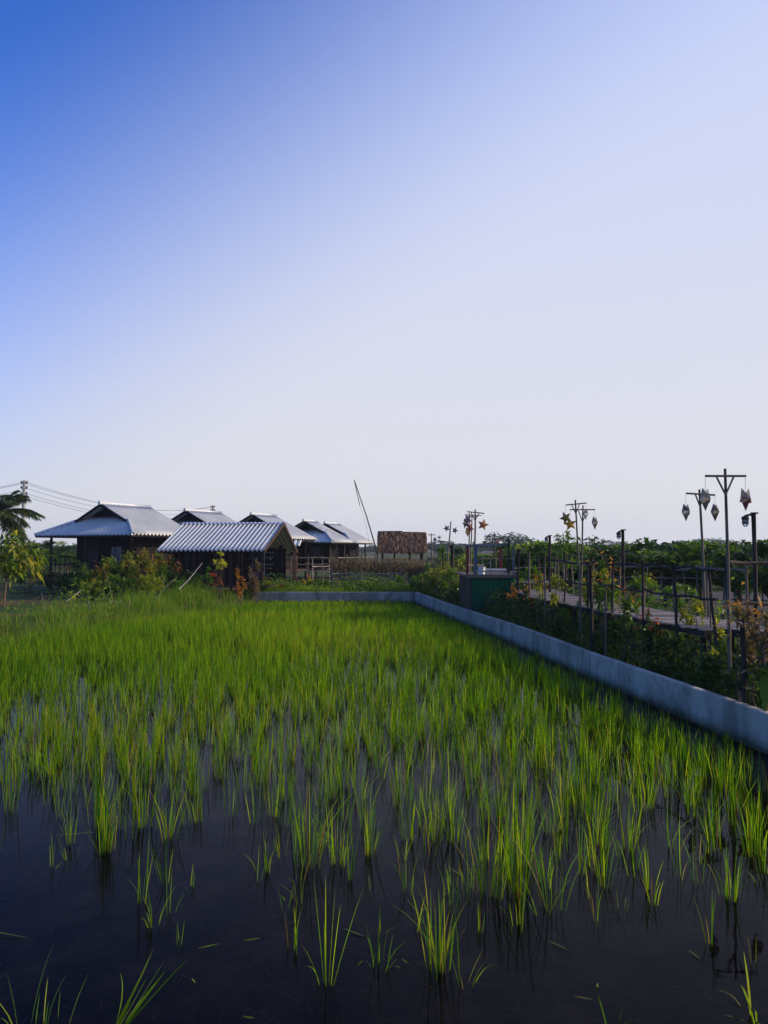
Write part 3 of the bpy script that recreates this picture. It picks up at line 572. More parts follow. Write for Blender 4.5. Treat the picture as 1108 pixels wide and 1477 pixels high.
# small plants before the pavilion and the far wall
PL = [(318, 30, 797, 20, 260, 'leaf_bright', None, 'small yellow leaved tree in front of the pavilion', .55), (346, 30, 818, 14, 240, 'leaf_orange', None, 'rusty upright shrub below the pavilion eave', .1), (368, 31.2, 796, 15, 420, 'leaf_dry', None, 'tall narrow rust brown bush beside the pavilion corner', .1),
      (313, 31, 826, 24, 160, 'leaf_red', None, 'dark red leaved shrub behind the small yellow tree', .3), (290, 30, 830, 26, 300, 'leaf_green', None, 'green shrub left of the small yellow tree', .05), (300, 30.5, 812, 12, 120, 'leaf_green', None, 'thin upright green shrub by the pavilion wall', .2),
      (395, 33.5, 836, 26, 260, 'leaf_yellow', None, 'yellow green bush behind the left end of the far wall', .05), (420, 33, 838, 28, 260, 'leaf_green', None, 'green bush behind the far wall below the white railing', .05), (440, 34, 830, 26, 300, 'leaf_yellow', 'leaf_orange', 'yellow bush with orange tips below the white railing', .05),
      (462, 33.5, 836, 30, 300, 'leaf_green', None, 'green bush left of the dry vine trellis', .05), (500, 33.2, 838, 34, 300, 'leaf_green', None, 'green bush at the foot of the trellis left end', .05), (535, 33.5, 836, 30, 260, 'leaf_yellow', None, 'pale bush at the foot of the trellis', .05), (578, 33.4, 832, 40, 380, 'leaf_green', None, 'leafy bush at the right foot of the trellis', .05),
      (405, 32.6, 844, 8, 60, 'leaf_red', None, 'tiny red flowering plant behind the far wall', .1), (612, 32.5, 812, 36, 520, 'leaf_green', None, 'green bush behind the corner of the low wall', .05), (636, 30, 808, 40, 620, 'leaf_yellow', None, 'yellow green bush right of the wall corner', .05),
      (655, 27, 820, 40, 560, 'leaf_green', None, 'spreading green bush left of the rusty tank panel', .05), (640, 36, 785, 34, 620, 'leaf_green', None, 'taller leafy tree behind the wall corner bushes', .2), (662, 34, 797, 30, 420, 'leaf_mango', None, 'dark leafy bush behind the platform left post', .1), (622, 26.5, 842, 34, 380, 'leaf_dark', None, 'low dark bush against the low wall near its corner', .0)]
for px, D, top, wd, n, lf, tp, lab, cl in PL:
    bush('shrub', lab, 'shrub', px, D, top, wd, n, lf, .15, .055, tp, .25, clear=cl)
# plants along the walkway
PW = [(825, 16.5, 868, 30, 300, 'leaf_green', None, 'leafy green bush spilling over the walkway edge by the twin lantern poles'), (852, 15.2, 884, 28, 300, 'leaf_mango', None, 'dark leafy bush under the walkway edge left of the bushy sapling'), (890, 13.9, 890, 26, 260, 'leaf_green', 'leaf_yellow', 'green bush between the lamp post and the walkway edge'), (1000, 11.8, 858, 34, 260, 'leaf_yellow', None, 'yellow green bush poking through the near walkway railing'), (765, 22, 815, 34, 420, 'leaf_green', None, 'green bush behind the stake beside the platform'), (930, 19, 835, 50, 600, 'leaf_green', 'leaf_yellow', 'wide green bush behind the middle of the walkway'), (985, 17, 838, 50, 520, 'leaf_green', None, 'loose green bush behind the near walkway railing'), (740, 20.5, 838, 16, 160, 'leaf_orange', None, 'orange red leaved shrub at the right edge of the green tarpaulin'), (757, 19.5, 850, 26, 220, 'leaf_dark', 'leaf_orange', 'dark shrub with orange tips before the walkway steps'), (770, 18.5, 862, 30, 260, 'leaf_dark', 'leaf_red', 'low shrub with reddish leaves beside the right wall'),
      (781, 18, 828, 14, 170, 'leaf_yellow', 'leaf_orange', 'thin yellow and orange shrub over the walkway steps'), (805, 17, 826, 26, 330, 'leaf_yellow', None, 'yellow green sapling left of the twin lantern poles'), (842, 16, 840, 22, 260, 'leaf_green', 'leaf_yellow', 'green climber at the foot of the twin lantern poles'),
      (876, 14.6, 805, 40, 620, 'leaf_green', 'leaf_orange', 'bushy green sapling with orange young leaves beside the walkway'), (862, 17.5, 812, 36, 420, 'leaf_yellow', None, 'yellow green sapling behind the walkway railing'), (908, 13, 852, 22, 220, 'leaf_green', 'leaf_orange', 'small green plant with orange tips growing over the walkway edge'),
      (935, 12.3, 885, 24, 220, 'leaf_dark', 'leaf_red', 'low plant with pinkish tips under the walkway edge'), (1062, 9.4, 848, 30, 320, 'leaf_dry', 'leaf_orange', 'dry orange brown shrub clinging to the tallest lantern pole'), (1092, 9.0, 838, 34, 340, 'leaf_dry', None, 'orange brown leafy shrub at the right edge'), (1030, 11, 868, 20, 120, 'leaf_yellow', None, 'thin yellow green shrub behind the walkway turn'),
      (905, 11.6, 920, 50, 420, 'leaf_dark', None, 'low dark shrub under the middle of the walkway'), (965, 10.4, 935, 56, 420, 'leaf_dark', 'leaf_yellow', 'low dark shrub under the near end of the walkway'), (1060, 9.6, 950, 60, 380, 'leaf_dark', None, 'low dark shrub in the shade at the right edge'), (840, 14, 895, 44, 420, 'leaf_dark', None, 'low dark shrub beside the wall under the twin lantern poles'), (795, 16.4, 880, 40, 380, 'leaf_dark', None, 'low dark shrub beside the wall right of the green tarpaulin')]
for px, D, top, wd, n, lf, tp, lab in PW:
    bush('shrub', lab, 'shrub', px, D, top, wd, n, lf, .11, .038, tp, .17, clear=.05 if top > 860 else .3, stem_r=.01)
# big dark leaved plant on the right edge
g = P(1103, 930, 8.8); root = empty('broad_leaved_plant', (g.x, g.y, TZ(g.x, g.y)), 'dark broad leaved plant at the right edge in front of the orange shrub', 'plant')
n = 26; b = np.zeros((n, 3)); b[:, 2] = rng.uniform(.35, 1.0, n); b[:, :2] = rng.normal(0, .05, (n, 2)); o_ = unit(np.concatenate([rng.normal(0, .8, (n, 2)), rng.uniform(-.2, .7, (n, 1))], 1))
link('foliage', leaves(b, o_, .34, .13, droop=.5, spread=.2, prof=LEAF), M['leaf_dark'], root); m = MB(); m.tube([(0, 0, -.05), (0, .02, 1.1)], [.02, .012], 6); m.build('stem', M['bark'], root)
# mango sapling at the left edge with long drooping leaves
p = P(14, 792, 25); root = empty('mango_sapling', (p.x, p.y, TZ(p.x, p.y)), 'young mango tree with long drooping leaves at the left edge', 'tree')
c, b, o_ = crown_pts(650, 1.05, 1.0, .75, 24); b[:, 2] += 1.55; link('foliage', leaves(b[:330], o_[:330], .27, .085, droop=.7, spread=.5, prof=LEAF), M['leaf_yellow'], root, None)
c, b, o_ = crown_pts(650, 1.0, 1.0, .7, 24); b[:, 2] += 1.6; link('foliage', leaves(b, o_, .27, .085, droop=.6, spread=.6, prof=LEAF), M['leaf_mango'], root)
m = MB(); m.tube([(-.15, 0, -.05), (-.1, 0, .8), (0, 0, 1.5)], [.035, .028, .015], 6)
for i in range(8): e = Vector(c[i])+Vector((0, 0, 1.5)); m.tube([(-.08, 0, .9), (Vector((-.05, 0, 1.2))+e)/2, e], [.02, .012, .006], 5)
m.build('trunk', M['bark'], root, True)
# yellow leaved seedling and red plant at the dirt edge
def leafy(px, py, D, n, L, Wd, leaf, label, H, name='seedling'):
    p = P(px, py, D); z = TZ(p.x, p.y); root = empty(name, (p.x, p.y, z), label, 'plant'); b = np.zeros((n, 3)); b[:, 2] = np.linspace(.3, 1, n)*H; a = np.arange(n)*2.4
    link('foliage', leaves(b, np.stack([np.cos(a), np.sin(a), np.full(n, .35)], 1), L, Wd, droop=.4, spread=.25, prof=LEAF), M[leaf], root); m = MB(); m.tube([(0, 0, -.05), (.01, 0, H)], [.008, .005], 5); m.build('stem', M['bark'], root)
leafy(104, 860, 24, 12, .22, .09, 'leaf_bright', 'small plant with bright yellow leaves at the edge of the bare dirt', .62)
leafy(2, 850, 23, 14, .2, .04, 'leaf_red', 'red leaved plant at the left edge of the picture', .75)
# coconut palm
def palm():
    p = P(-6, 792, 42); z = TZ(p.x, p.y); H = P(0, 741, 42).z-z; root = empty('palm_tree', (p.x, p.y, z), 'palm with arching drooping fronds at the left edge behind the mango sapling', 'palm')
    m = MB(); m.tube([(0, 0, -.1), (.1, 0, H*.5), (0, 0, H)], [.2, .15, .12], 10); m.build('trunk', M['bark'], root, True)
    for i in range(38):
        az = i*2.4+.3; el = random.uniform(-.35, 1.2); L = random.uniform(2.2, 3.0); mm = MB(); pts = []
        for q in range(9):
            f = q/8; r = L*f*math.cos(el)*(1-.12*f); zz = H+L*f*math.sin(el)-.85*L*.5*f*f
            pts.append(Vector((math.cos(az)*r, math.sin(az)*r, zz)))
        mm.tube(pts, [.03*(1-.85*q/8) for q in range(9)], 5); fr = mm.build('frond', M['palm'], root, True)
        B = []; O = []; LL = []
        for q in range(64):
            f = .12+.86*q/63; s = f*8; a = int(min(s, 7)); pt = pts[a].lerp(pts[a+1], s-a); d = (pts[a+1]-pts[a]).normalized(); side = d.cross(Vector((0, 0, 1))).normalized()
            for sg in (-1, 1):
                B.append(pt); O.append(side*sg*.8+d*.75+Vector((0, 0, -.1+random.uniform(-.15, .15)))); LL.append(.55*math.sin(math.pi*min(1, .15+f*.8))+.12)
        O = unit(np.array([tuple(v) for v in O])); B = np.array([tuple(v) for v in B]); LL = np.array(LL)
        sd_ = unit(np.cross(O, rng.normal(0, 1, O.shape)))
        link('leaflets', ribbons(B, O, LL, np.full(len(B), .05), rng.uniform(.15, .55, len(B)), sd_, [.5, 1, .7, .1], 'leaflets'), M['palm'], fr)
palm()
# bare sticks among the left shrubs
for px, py, D, e, lab in [(258, 850, 27, (292, 812), 'long bare pale branch leaning out of the shrubs towards the pavilion'), (95, 868, 24, (120, 850), 'bare pale branch lying across the dirt'), (130, 885, 23, (125, 858), 'short leaning stick by the yellow seedling'), (66, 890, 22, (60, 855), 'thin upright dead stalk on the left bank'),
                          (152, 838, 27, (135, 870), 'crooked dead branch at the foot of the shrub belt'), (225, 865, 26.5, (256, 832), 'curved dead branch below the shrub with red tips'), (165, 872, 26.5, (150, 820), 'thin dead branch rising through the shrubs')]:
    a = P(px, py, D); b = P(e[0], e[1], D+.8); m = MB(); m.tube(pole_pts(a, b, 6, .06), [.018, .016, .014, .012, .01, .006], 6); tag(m.build('dead_branch', M['bamboo_pale'] if 'pale' in lab else M['bamboo']), lab, 'branch')
# little stick rack
def rack():
    c = P(168, 872, 24); root = empty('stick_rack', (c.x, c.y, TZ(c.x, c.y)), 'small rack of pinkish sticks standing in the grass below the shrubs', 'rack'); h = c.z-TZ(c.x, c.y)
    for i, dx in enumerate((-.2, .0, .1, .38)): m = MB(); m.tube([(dx, 0, -.1), (dx+.03, 0, h+.12)], .013, 6); m.build('upright', M['bamboo_pale'], root)
    for z, a, b in ((h, -.42, .45), (h+.07, -.25, .2)): m = MB(); m.tube([(a, .02, z), (b, .02, z+.03)], .012, 6); m.build('crossbar', M['bamboo_pale'], root)
rack()

# ------------------------------------------------------------ huts
def corr(fn, a0, a1, b0f, b1f, pitch=.24, amp=.045, nb=7, per=6):
    """corrugated sheet: fn(a,b,h) maps along-eave a, along-slope b and normal offset h to a point"""
    n = max(2, int((a1-a0)/pitch*per)); m = MB()
    for i in range(n+1):
        a = a0+(a1-a0)*i/n; lo = b0f(a); hi = b1f(a)
        for j in range(nb+1):
            b = lo+(hi-lo)*j/nb; m.v.append(tuple(fn(a, b, amp*math.cos(2*math.pi*a/pitch))))
    for i in range(n):
        for j in range(nb):
            q = i*(nb+1)+j; m.f.append((q, q+nb+1, q+nb+2, q+1)); m.m.append(0)
    return m
def solid(o, t=.012):
    md = o.modifiers.new('thickness', 'SOLIDIFY'); md.thickness = t; md.offset = -1; return o
def hut(px, py, D, theta, label, sc=1.0, L=3.05, w=3.0, s=1.2, floor=.75):
    ap = P(px, py, D); g = TZ(ap.x, ap.y)
    root = empty('hut', (ap.x, ap.y, g), label, 'hut', rz=-theta); Z = ap.z-g
    w *= sc; s *= sc; L *= sc; d = .487*w; wg = .53*w; dg = .487*wg; k = (d-dg)/s; ov = .12
    # local frame: x = across the gable, y = along ridge away from the camera, z up
    for sg in (1, -1):
        def fn(a, b, h): return (sg*b, a, Z-.487*b+h)
        def lo(a): return 0.0 if a >= -ov else min(w-.01, wg+(-a/s)*(w-wg))
        solid(corr(fn, -s, L+.1, lo, lambda a: w).build('roof_slope', M['roof'], root, True))
    def f2(a, b, h): return (a, b, Z-d+(b+s)*k-.01+h)
    def top(a):
        u = abs(a); return -s*(u-wg)/(w-wg) if u > wg else min(.35, (wg-u)*.487/k*.9)
    solid(corr(f2, -w+.02, w-.02, lambda a: -s-.02, top).build('roof_skirt', M['roof'], root, True))
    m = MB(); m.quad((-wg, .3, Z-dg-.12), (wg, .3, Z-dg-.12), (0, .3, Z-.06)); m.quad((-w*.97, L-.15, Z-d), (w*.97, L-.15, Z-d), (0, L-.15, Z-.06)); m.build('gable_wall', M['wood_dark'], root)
    m = MB()
    for sg in (1, -1): m.bar((0, -ov-.02, Z-.04), (sg*wg, -ov-.02, Z-dg-.06), .03, .12)
    m.build('barge_board', M['wood_dark'], root)
    m = MB(); m.tube([(0, -ov-.1, Z+.03), (0, L+.15, Z+.03)], .075, 10); m.box((0, -ov-.08, Z+.06), (.1, .06, .16)); m.build('ridge_cap', M['roof_cap'], root, True)
    for sg in (1, -1):
        m = MB(); n = 9
        for i in range(n):
            f0 = i/n; f1 = (i+1.12)/n
            q0 = Vector((sg*(wg+(w-wg)*f0), -s*f0, Z-dg-(d-dg)*f0+.04)); q1 = Vector((sg*(wg+(w-wg)*f1), -s*f1, Z-dg-(d-dg)*f1+.03)); m.tube([q0, q1], [.05, .075], 8)
        m.build('hip_cap', M['roof_cap'], root, True)
    # eave boards
    m = MB(); m.bar((-w+.05, -s, Z-d-.07), (w-.05, -s, Z-d-.07), .03, .09)
    for sg in (1, -1): m.bar((sg*(w-.04), -s, Z-d-.07), (sg*(w-.04), L, Z-d-.07), .03, .09)
    m.build('fascia', M['wood_dark'], root)
    # walls: vertical planks, with a window and a door
    zt = Z-d-.02; zf = floor; ww = w*.62; y0 = .25; y1 = L-.2; wall = MB()
    def plank(x0, y0_, x1, y1_, za, zb):
        n = max(1, int(math.dist((x0, y0_), (x1, y1_))/.16))
        for i in range(n):
            f0 = i/n+.004; f1 = (i+1)/n-.004; a = Vector((x0+(x1-x0)*f0, y0_+(y1_-y0_)*f0, (za+zb)/2)); b = Vector((x0+(x1-x0)*f1, y0_+(y1_-y0_)*f1, (za+zb)/2)); wall.bar(a, b, .03+random.uniform(-.006, .006), zb-za)
    plank(-ww, y0, ww, y0, zf, zt); plank(ww, y0, ww, y1, zf, zt); plank(ww, y1, -ww, y1, zf, zt); plank(-ww, y1, -ww, y0, zf, zt)
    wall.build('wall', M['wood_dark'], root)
    m = MB(); m.box((0, (y0+y1)/2-.6, zf-.06), (w*1.7, y1-y0+1.9, .1)); m.build('floor', M['wood_brown'], root)
    for x_, y_, r_ in [(-w*.82, -s*.6, .06), (w*.82, -s*.6, .06), (-w*.82, L-.3, .06), (w*.82, L-.3, .06), (-w*.1, -s*.6, .05)]:
        m = MB(); m.tube([(x_, y_, -.1), (x_, y_, zt+.08)], r_, 8); m.build('post', M['wood_brown'], root)
    fr = MB()
    for x_ in (.35, 1.05): fr.bar((x_*sc, y0-.03, zf+.5), (x_*sc, y0-.03, zf+1.3), .04, .05)
    for z_ in (zf+.5, zf+1.3): fr.bar((.33*sc, y0-.035, z_), (1.07*sc, y0-.035, z_), .05, .05)
    wi = fr.build('window', M['wood_brown'], root); m = MB(); m.box((.7*sc, y0-.015, zf+.9), (.66*sc, .02, .76)); m.build('pane', M['glass'], wi)
    m = MB(); m.box((-.8*sc, y0-.03, zf+.85), (.75, .04, 1.6)); dr = m.build('door', M['wood_brown'], root); m = MB(); m.tube([(-.52*sc, y0-.07, zf+.8), (-.52*sc, y0-.07, zf+.92)], .012, 6); m.build('handle', M['steel_blue'], dr)
    rl = MB()
    for z_ in (zf+.45, zf+.8): rl.tube([(-w*.82, -s*.6, z_), (-w*.1, -s*.6, z_)], .025, 6); rl.tube([(-w*.82, -s*.6, z_), (-w*.82, L-.3, z_)], .025, 6)
    for i in range(6): rl.tube([(-w*.82+i*.3, -s*.6, zf), (-w*.82+i*.3, -s*.6, zf+.8)], .02, 6)
    rl.build('porch_railing', M['wood_dark'], root)
    return root
TH = R(25)
hut(148, 727, 36, TH, 'largest and nearest wooden hut with white grey roof at the left')
hut(270, 736.5, 42, TH, 'hut mostly hidden behind the striped pavilion roof, second from the left', .95)
hut(365, 742, 45, TH, 'hut just right of the pavilion ridge with a wide pale grey slope', .98, L=2.3)
hut(440, 751.5, 47.5, TH, 'hut with bright striped front skirt, second from the right', .9, L=1.45, s=1.5)
hut(470.5, 755, 52, TH, 'farthest hut at the right end of the row', .9, L=2.0, s=1.6)
# open pavilion with striped roof
def pavilion():
    ap = P(409, 756, 34); g = TZ(ap.x, ap.y); al = math.atan2(-.10, 1)
    root = empty('pavilion', (ap.x, ap.y, g), 'low dark pavilion with white and blue striped corrugated gable roof', 'pavilion', rz=al); Z = ap.z-g
    h = 2.3; d = 1.17; L = 4.65; k = d/h
    for sg, nm in ((-1, 'front_roof_slope'), (1, 'back_roof_slope')):
        def fn(a, b, q): return (a-(0.28 if sg < 0 else -.1)*b/h, sg*b, Z-k*b+q)
        solid(corr(fn, -L, .0, lambda a: 0, lambda a: h, .19, .045, 6, 8).build('roof_slope', M['roof'], root, True))
    m = MB(); n = 25
    for i in range(n): a = -L+.05+i*(L-.05)/n; m.tube([(a, 0, Z+.02), (a+(L-.05)/n*1.1, 0, Z+.035)], [.055, .07], 8)
    m.build('ridge_cap', M['roof_cap'], root, True)
    for e, y_ in (((-.28, -h, Z-d-.02), 0), ((.1, h+.1, Z-d-.1), 0)):
        m = MB(); m.bar((.03, 0, Z+.02), (e[0]+.03, e[1], e[2]), .03, .13); m.build('barge_board', M['wood_brown'], root)
    m = MB(); m.bar((-L-.2, -h+.03, Z-d-.08), (-.3, -h+.03, Z-d-.08), .03, .08); m.build('fascia', M['wood_dark'], root)
    zt = Z-d+.1; zf = .35
    for x_ in (-L+.3, -L*.62, -L*.3, -.55):
        for y_ in (-1.75, 1.75): m = MB(); m.bar((x_, y_, -.1), (x_, y_, zt+(.15 if y_ > 0 else .1)), .1, .1); m.build('post', M['wood_dark'], root)
    m = MB(); m.box((-L/2, 0, zf), (L-.3, 3.6, .1)); m.build('floor', M['wood_brown'], root)
    m = MB(); n = 18
    for i in range(n): m.box((-L+.35+i*.16, -1.6, (zf+zt)/2), (.15, .03+random.uniform(0, .02), zt-zf), None, i % 2)
    for i in range(22): m.box((-L+.3+i*.19, 1.7, (zf+zt)/2), (.18, .03, zt-zf))
    for i in range(18): m.box((-L+.32, -1.6+i*.18, (zf+zt)/2), (.03, .17, zt-zf))
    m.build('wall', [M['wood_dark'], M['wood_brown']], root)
    for z_ in (zf+.35, zf+.75, zf+1.15):
        m = MB(); m.bar((-1.6, -1.5, z_), (-.2, -1.5, z_), .3, .03); m.build('shelf', M['wood_brown'], root)
    m = MB(); m.box((-.75, -1.62, zf+.4), (.62, .1, .4)); m.build('cupboard', M['brick_red'], root)
    for z_ in (zf+.5, zf+.9, zf+1.2, zf+1.4): m = MB(); m.tube([(-1.0, -1.75, z_), (.0, -1.72, z_+.02)], .018, 6); m.build('rail', M['steel_blue'], root)
    for x_ in (-.9, -.65, -.4): m = MB(); m.tube([(x_, -1.77, zf+.4), (x_, -1.77, zt)], .014, 6); m.build('baluster', M['steel_blue'], root)
pavilion()
# little porch roof behind the pavilion
ap = P(392, 780, 38.5); root = empty('porch_shelter', (ap.x, ap.y, TZ(ap.x, ap.y)), 'small low lean to roof seen under the pavilion gable', 'shelter'); Z = ap.z-TZ(ap.x, ap.y)
solid(corr(lambda a, b, h: (a, -b, Z-b*.28+h), -.3, 1.5, lambda a: 0, lambda a: 1.0).build('roof', M['roof'], root, True))
for x_, y_ in ((0, -.1), (1.2, -.1), (0, -.9), (1.2, -.9)): m = MB(); m.tube([(x_, y_, 0), (x_, y_, Z-.1)], .04, 6); m.build('post', M['wood_brown'], root)

# pale railings in front of the middle huts
def fence(name, label, cat, pts, ph, rails, mname, step=.8, pr=.022, rr=.018, group=None, jit=.05, z0=None, bend=.015, railm=None, extra=0):
    """fence along ground points [(x,y),...]; posts of height ph (above z0 or ground), rails at given heights"""
    a0 = Vector(pts[0]); zb = TZ(*pts[0]) if z0 is None else z0; root = empty(name, (a0.x, a0.y, zb), label, cat, group)
    for a, b in zip(pts[:-1], pts[1:]):
        a = Vector(a); b = Vector(b); n = max(1, round((b-a).length/step))
        for i in range(n+1):
            if i == 0 and a != Vector(pts[0]): continue
            q = a.lerp(b, i/n)-a0; h = ph*random.uniform(.9, 1.12); m = MB(); m.tube(pole_pts((q.x, q.y, -.15), (q.x+random.uniform(-jit, jit), q.y+random.uniform(-jit, jit), h), 5, bend), [pr*1.1, pr, pr, pr*.95, pr*.85], 7, wob=.08); m.build('post', M[mname], root, True)
        for rh in rails:
            m = MB(); p0 = a-a0; p1 = b-a0; nn = 3*n+1; m.tube([(p0.x+(p1.x-p0.x)*i/(nn-1), p0.y+(p1.y-p0.y)*i/(nn-1)-pr*1.6, rh+random.uniform(-1, 1)*jit*.4) for i in range(nn)], rr, 7, wob=.1); m.build('rail', M[railm or mname], root, True)
    return root
def gp(px, D): p = P(px, 792, D); return (p.x, p.y)
fence('railing', 'pale bamboo railing on the terrace between the pavilion and the trellis', 'railing', [gp(398, 40), gp(488, 41)], 1.55, (.75, 1.1, 1.45), 'bamboo', .9, .03, .025)
fence('railing', 'second pale bamboo railing with short posts before the farthest huts', 'railing', [gp(452, 44), gp(545, 46)], 1.5, (.9, 1.4), 'bamboo_pale', 1.0, .03, .025)
# terracotta panels under the gable
for px, wd, lab in [(404, 14, 'left terracotta panel leaning behind the pale railing'), (424, 10, 'right terracotta panel behind the pale railing')]:
    a = P(px, 792, 42); z = TZ(a.x, a.y); root = empty('panel', (a.x, a.y, z), lab, 'panel'); ww = wd/FPX*42
    for i in range(5): m = MB(); m.box((-ww/2+ww*(i+.5)/5, 0, .95), (ww/5-.012, .05, 1.3+.05*(i % 2))); m.build('board', M['brick_red'], root)
    m = MB(); m.bar((-ww/2, -.05, .5), (ww/2, -.05, .5), .04, .06); m.bar((-ww/2, -.05, 1.4), (ww/2, -.05, 1.4), .04, .06); m.build('batten', M['bamboo_pale'], root)
# dry vine trellis
def trellis(px0, px1, D, zt, n, label, leaf='leaf_dry', green=0):
    a = P(px0, 792, D); b = P(px1, 792, D+.6); g = TZ(a.x, a.y); root = empty('trellis', (a.x, a.y, g), label, 'trellis'); L = (b-a).length; u = (b-a).normalized(); ang = math.atan2(u.y, u.x); root.rotation_euler = (0, 0, ang)
    k = int(L/.55)
    for i in range(k+1):
        x = L*i/k; m = MB(); m.tube(pole_pts((x, 0, -.1), (x+random.uniform(-.12, .12), random.uniform(-.1, .1), zt*random.uniform(.85, 1.2)), 5, .02), .022, 6); m.build('post', M['bamboo'], root, True)
    for z in (zt*.35, zt*.6, zt*.85):
        m = MB(); m.tube(pole_pts((-.1, .03, z), (L+.1, .03, z+random.uniform(-.1, .1)), 9, .004), .018, 6); m.build('rail', M['bamboo'], root, True)
    bx = rng.uniform(0, L, n); bz = zt*(.55+.42*np.clip(rng.normal(.45, .35, n), -.5, 1.15)); bb = np.stack([bx, rng.normal(0, .25, n), bz+.06*vnoise(bx*3, bx, 1, 3)], 1)
    link('vines', leaves(bb, unit(rng.normal(0, 1, (n, 3))), .17, .03, droop=.9, spread=.8), M[leaf], root)
    m = MB()
    for i in range(int(n/35)):
        x = random.uniform(0, L); z = random.uniform(.4, 1)*zt; m.tube([(x, random.uniform(-.25, .25), z), (x+random.uniform(-.4, .4), random.uniform(-.3, .3), z+random.uniform(-.3, .2)), (x+random.uniform(-.7, .7), random.uniform(-.3, .3), z+random.uniform(-.6, .2))], .007, 4, False)
    m.build('twigs', M['bamboo'], root)
    if green: 
        bb = np.stack([rng.uniform(0, L, green), rng.normal(0, .25, green), rng.uniform(.1, zt*.8, green)], 1); link('leaves', leaves(bb, unit(rng.normal(0, 1, (green, 3))), .14, .06, droop=.5), M['leaf_green'], root)
trellis(478, 540, 37, 1.42, 1900, 'bamboo trellis matted with brown dry vines left of the thatched hut', green=250)
trellis(540, 612, 37.5, 1.38, 2200, 'bamboo trellis matted with brown dry vines below the thatched hut', green=350)
trellis(590, 655, 39, 1.35, 900, 'thin trellis with scattered dry vines right of the thatched hut', green=500)
fence('bamboo_fence', 'low blue grey bamboo rail fence at the foot of the dry trellis', 'fence', [gp(480, 34.5), gp(580, 34.8)], .95, (.55, .75), 'steel_blue', .9, .02, .03)

# thatched hut
def thatched():
    D = 50; a = P(580, 768, D); g = TZ(a.x, a.y); root = empty('thatched_hut', (a.x, a.y, g), 'small open hut with shaggy brown thatched roof', 'hut'); Z = a.z-g; Lh = 3.05/2; drop = 1.12; h = .95
    for sg in (-1, 1):
        for q in range(2):
            x0, x1 = (-Lh, .02) if q == 0 else (.0, Lh)
            n = 5200; t = rng.random(n); x = rng.uniform(x0-.05, x1+.05, n); zz = Z-.02-drop*.92*t-(0.04 if q else 0)*1.0; b = np.stack([x, sg*(h*t+.03), zz+rng.normal(0, .045, n)], 1)
            d = unit(np.tile([[0, sg*h, -drop]], (n, 1))+rng.normal(0, .11, (n, 3)))
            s = unit(np.cross(d, np.array([[0, sg*1.0, .6]])+rng.normal(0, .3, (n, 3))))
            link('thatch', ribbons(b, d, rng.uniform(.2, .45, n), rng.uniform(.03, .08, n), np.zeros(n), s, [1, .8, .5, .15], 'thatch'), M['leaf_thatch'], root)
        m = MB(); m.quad((-Lh+.1, 0, Z-.16), (Lh-.1, 0, Z-.16), (Lh-.1, sg*(h-.12), Z-.1-drop), (-Lh+.1, sg*(h-.12), Z-.1-drop)); solid(m.build('roof_base', M['thatch'], root), .02)
    m = MB(); m.tube([(-Lh-.03, 0, Z+.03), (0, 0, Z+.04), (0.02, 0, Z-.01), (Lh+.03, 0, Z-.04)], [.06, .06, .06, .06], 8, wob=.1); m.build('ridge_pole', M['bamboo_dark'], root)
    for x_ in (-Lh+.25, -.5, .5, Lh-.25):
        for y_ in (-.8, .8): m = MB(); m.tube([(x_, y_, -.1), (x_, y_, Z-drop+.25)], .045 if abs(x_) < 1 else .07, 7); m.build('post', M['bamboo_dark'], root)
    m = MB(); m.box((0, 0, .55), (2.9, 1.8, .08)); m.build('floor', M['wood_brown'], root)
    for z_ in (.95, 1.25): m = MB(); m.tube([(-1.3, -.85, z_), (1.3, -.85, z_)], .025, 6); m.build('rail', M['bamboo'], root)
M['leaf_thatch'] = m_leaf('thatch straw', [(0, (.05, .02, .008)), (.5, (.24, .11, .05)), (1, (.48, .29, .15))], .1, .9)
thatched()
# leaning crane pole of a lift net
a = P(545, 800, 48); b = P(511, 692, 47); root = empty('net_pole', (a.x, a.y, TZ(a.x, a.y)), 'tall thin bamboo pole leaning left beside the thatched hut with a rod dangling', 'pole'); r0 = Vector(root.location)
m = MB(); m.tube([Vector((a.x, a.y, r0.z))-r0, a-r0, a.lerp(b, .5)+Vector((.05, 0, 0))-r0, b-r0], [.05, .05, .035, .022], 7); m.build('pole', M['dark_pole'], root)
m = MB(); m.tube([b-r0, P(519, 729, 47)-r0], [.03, .022], 6); m.build('hanging_rod', M['dark_pole'], root)
m = MB(); m.tube([P(519, 729, 47)-r0, P(528, 757, 47)-r0, P(535, 795, 47.5)-r0], .006, 4); m.build('rope', M['cable'], root)

# ------------------------------------------------------------ utility poles and power lines
def upole(px, top, D, label):
    a = P(px, top, D); g = TZ(a.x, a.y); root = empty('utility_pole', (a.x, a.y, g), label, 'utility pole'); Z = a.z-g
    m = MB(); m.tube([(0, 0, -.2), (0, 0, Z)], [.22, .15], 8); m.build('pole', M['concrete_pole'], root)
    for i, dz in enumerate((.25, .75, 1.35, 1.65)):
        m = MB(); m.box((0, 0, Z-dz), (.5 if i < 2 else .3, .12, .1)); ar = m.build('crossarm', M['steel_blue'], root)
        for sx in (-1, 1):
            m = MB(); m.tube([(sx*.28, 0, Z-dz-.08), (sx*.28, 0, Z-dz), (sx*.28, 0, Z-dz+.02), (sx*.28, 0, Z-dz+.2)], [.05, .09, .06, .08], 8); m.build('insulator', M['dark_pole'], ar)
    return a
A1 = upole(35, 693, 76, 'near concrete utility pole by the palm with wires running right'); A2 = upole(307, 729, 120, 'far utility pole top showing above the hidden hut')
OF = Vector((-A2.x+A1.x, -60, 0))
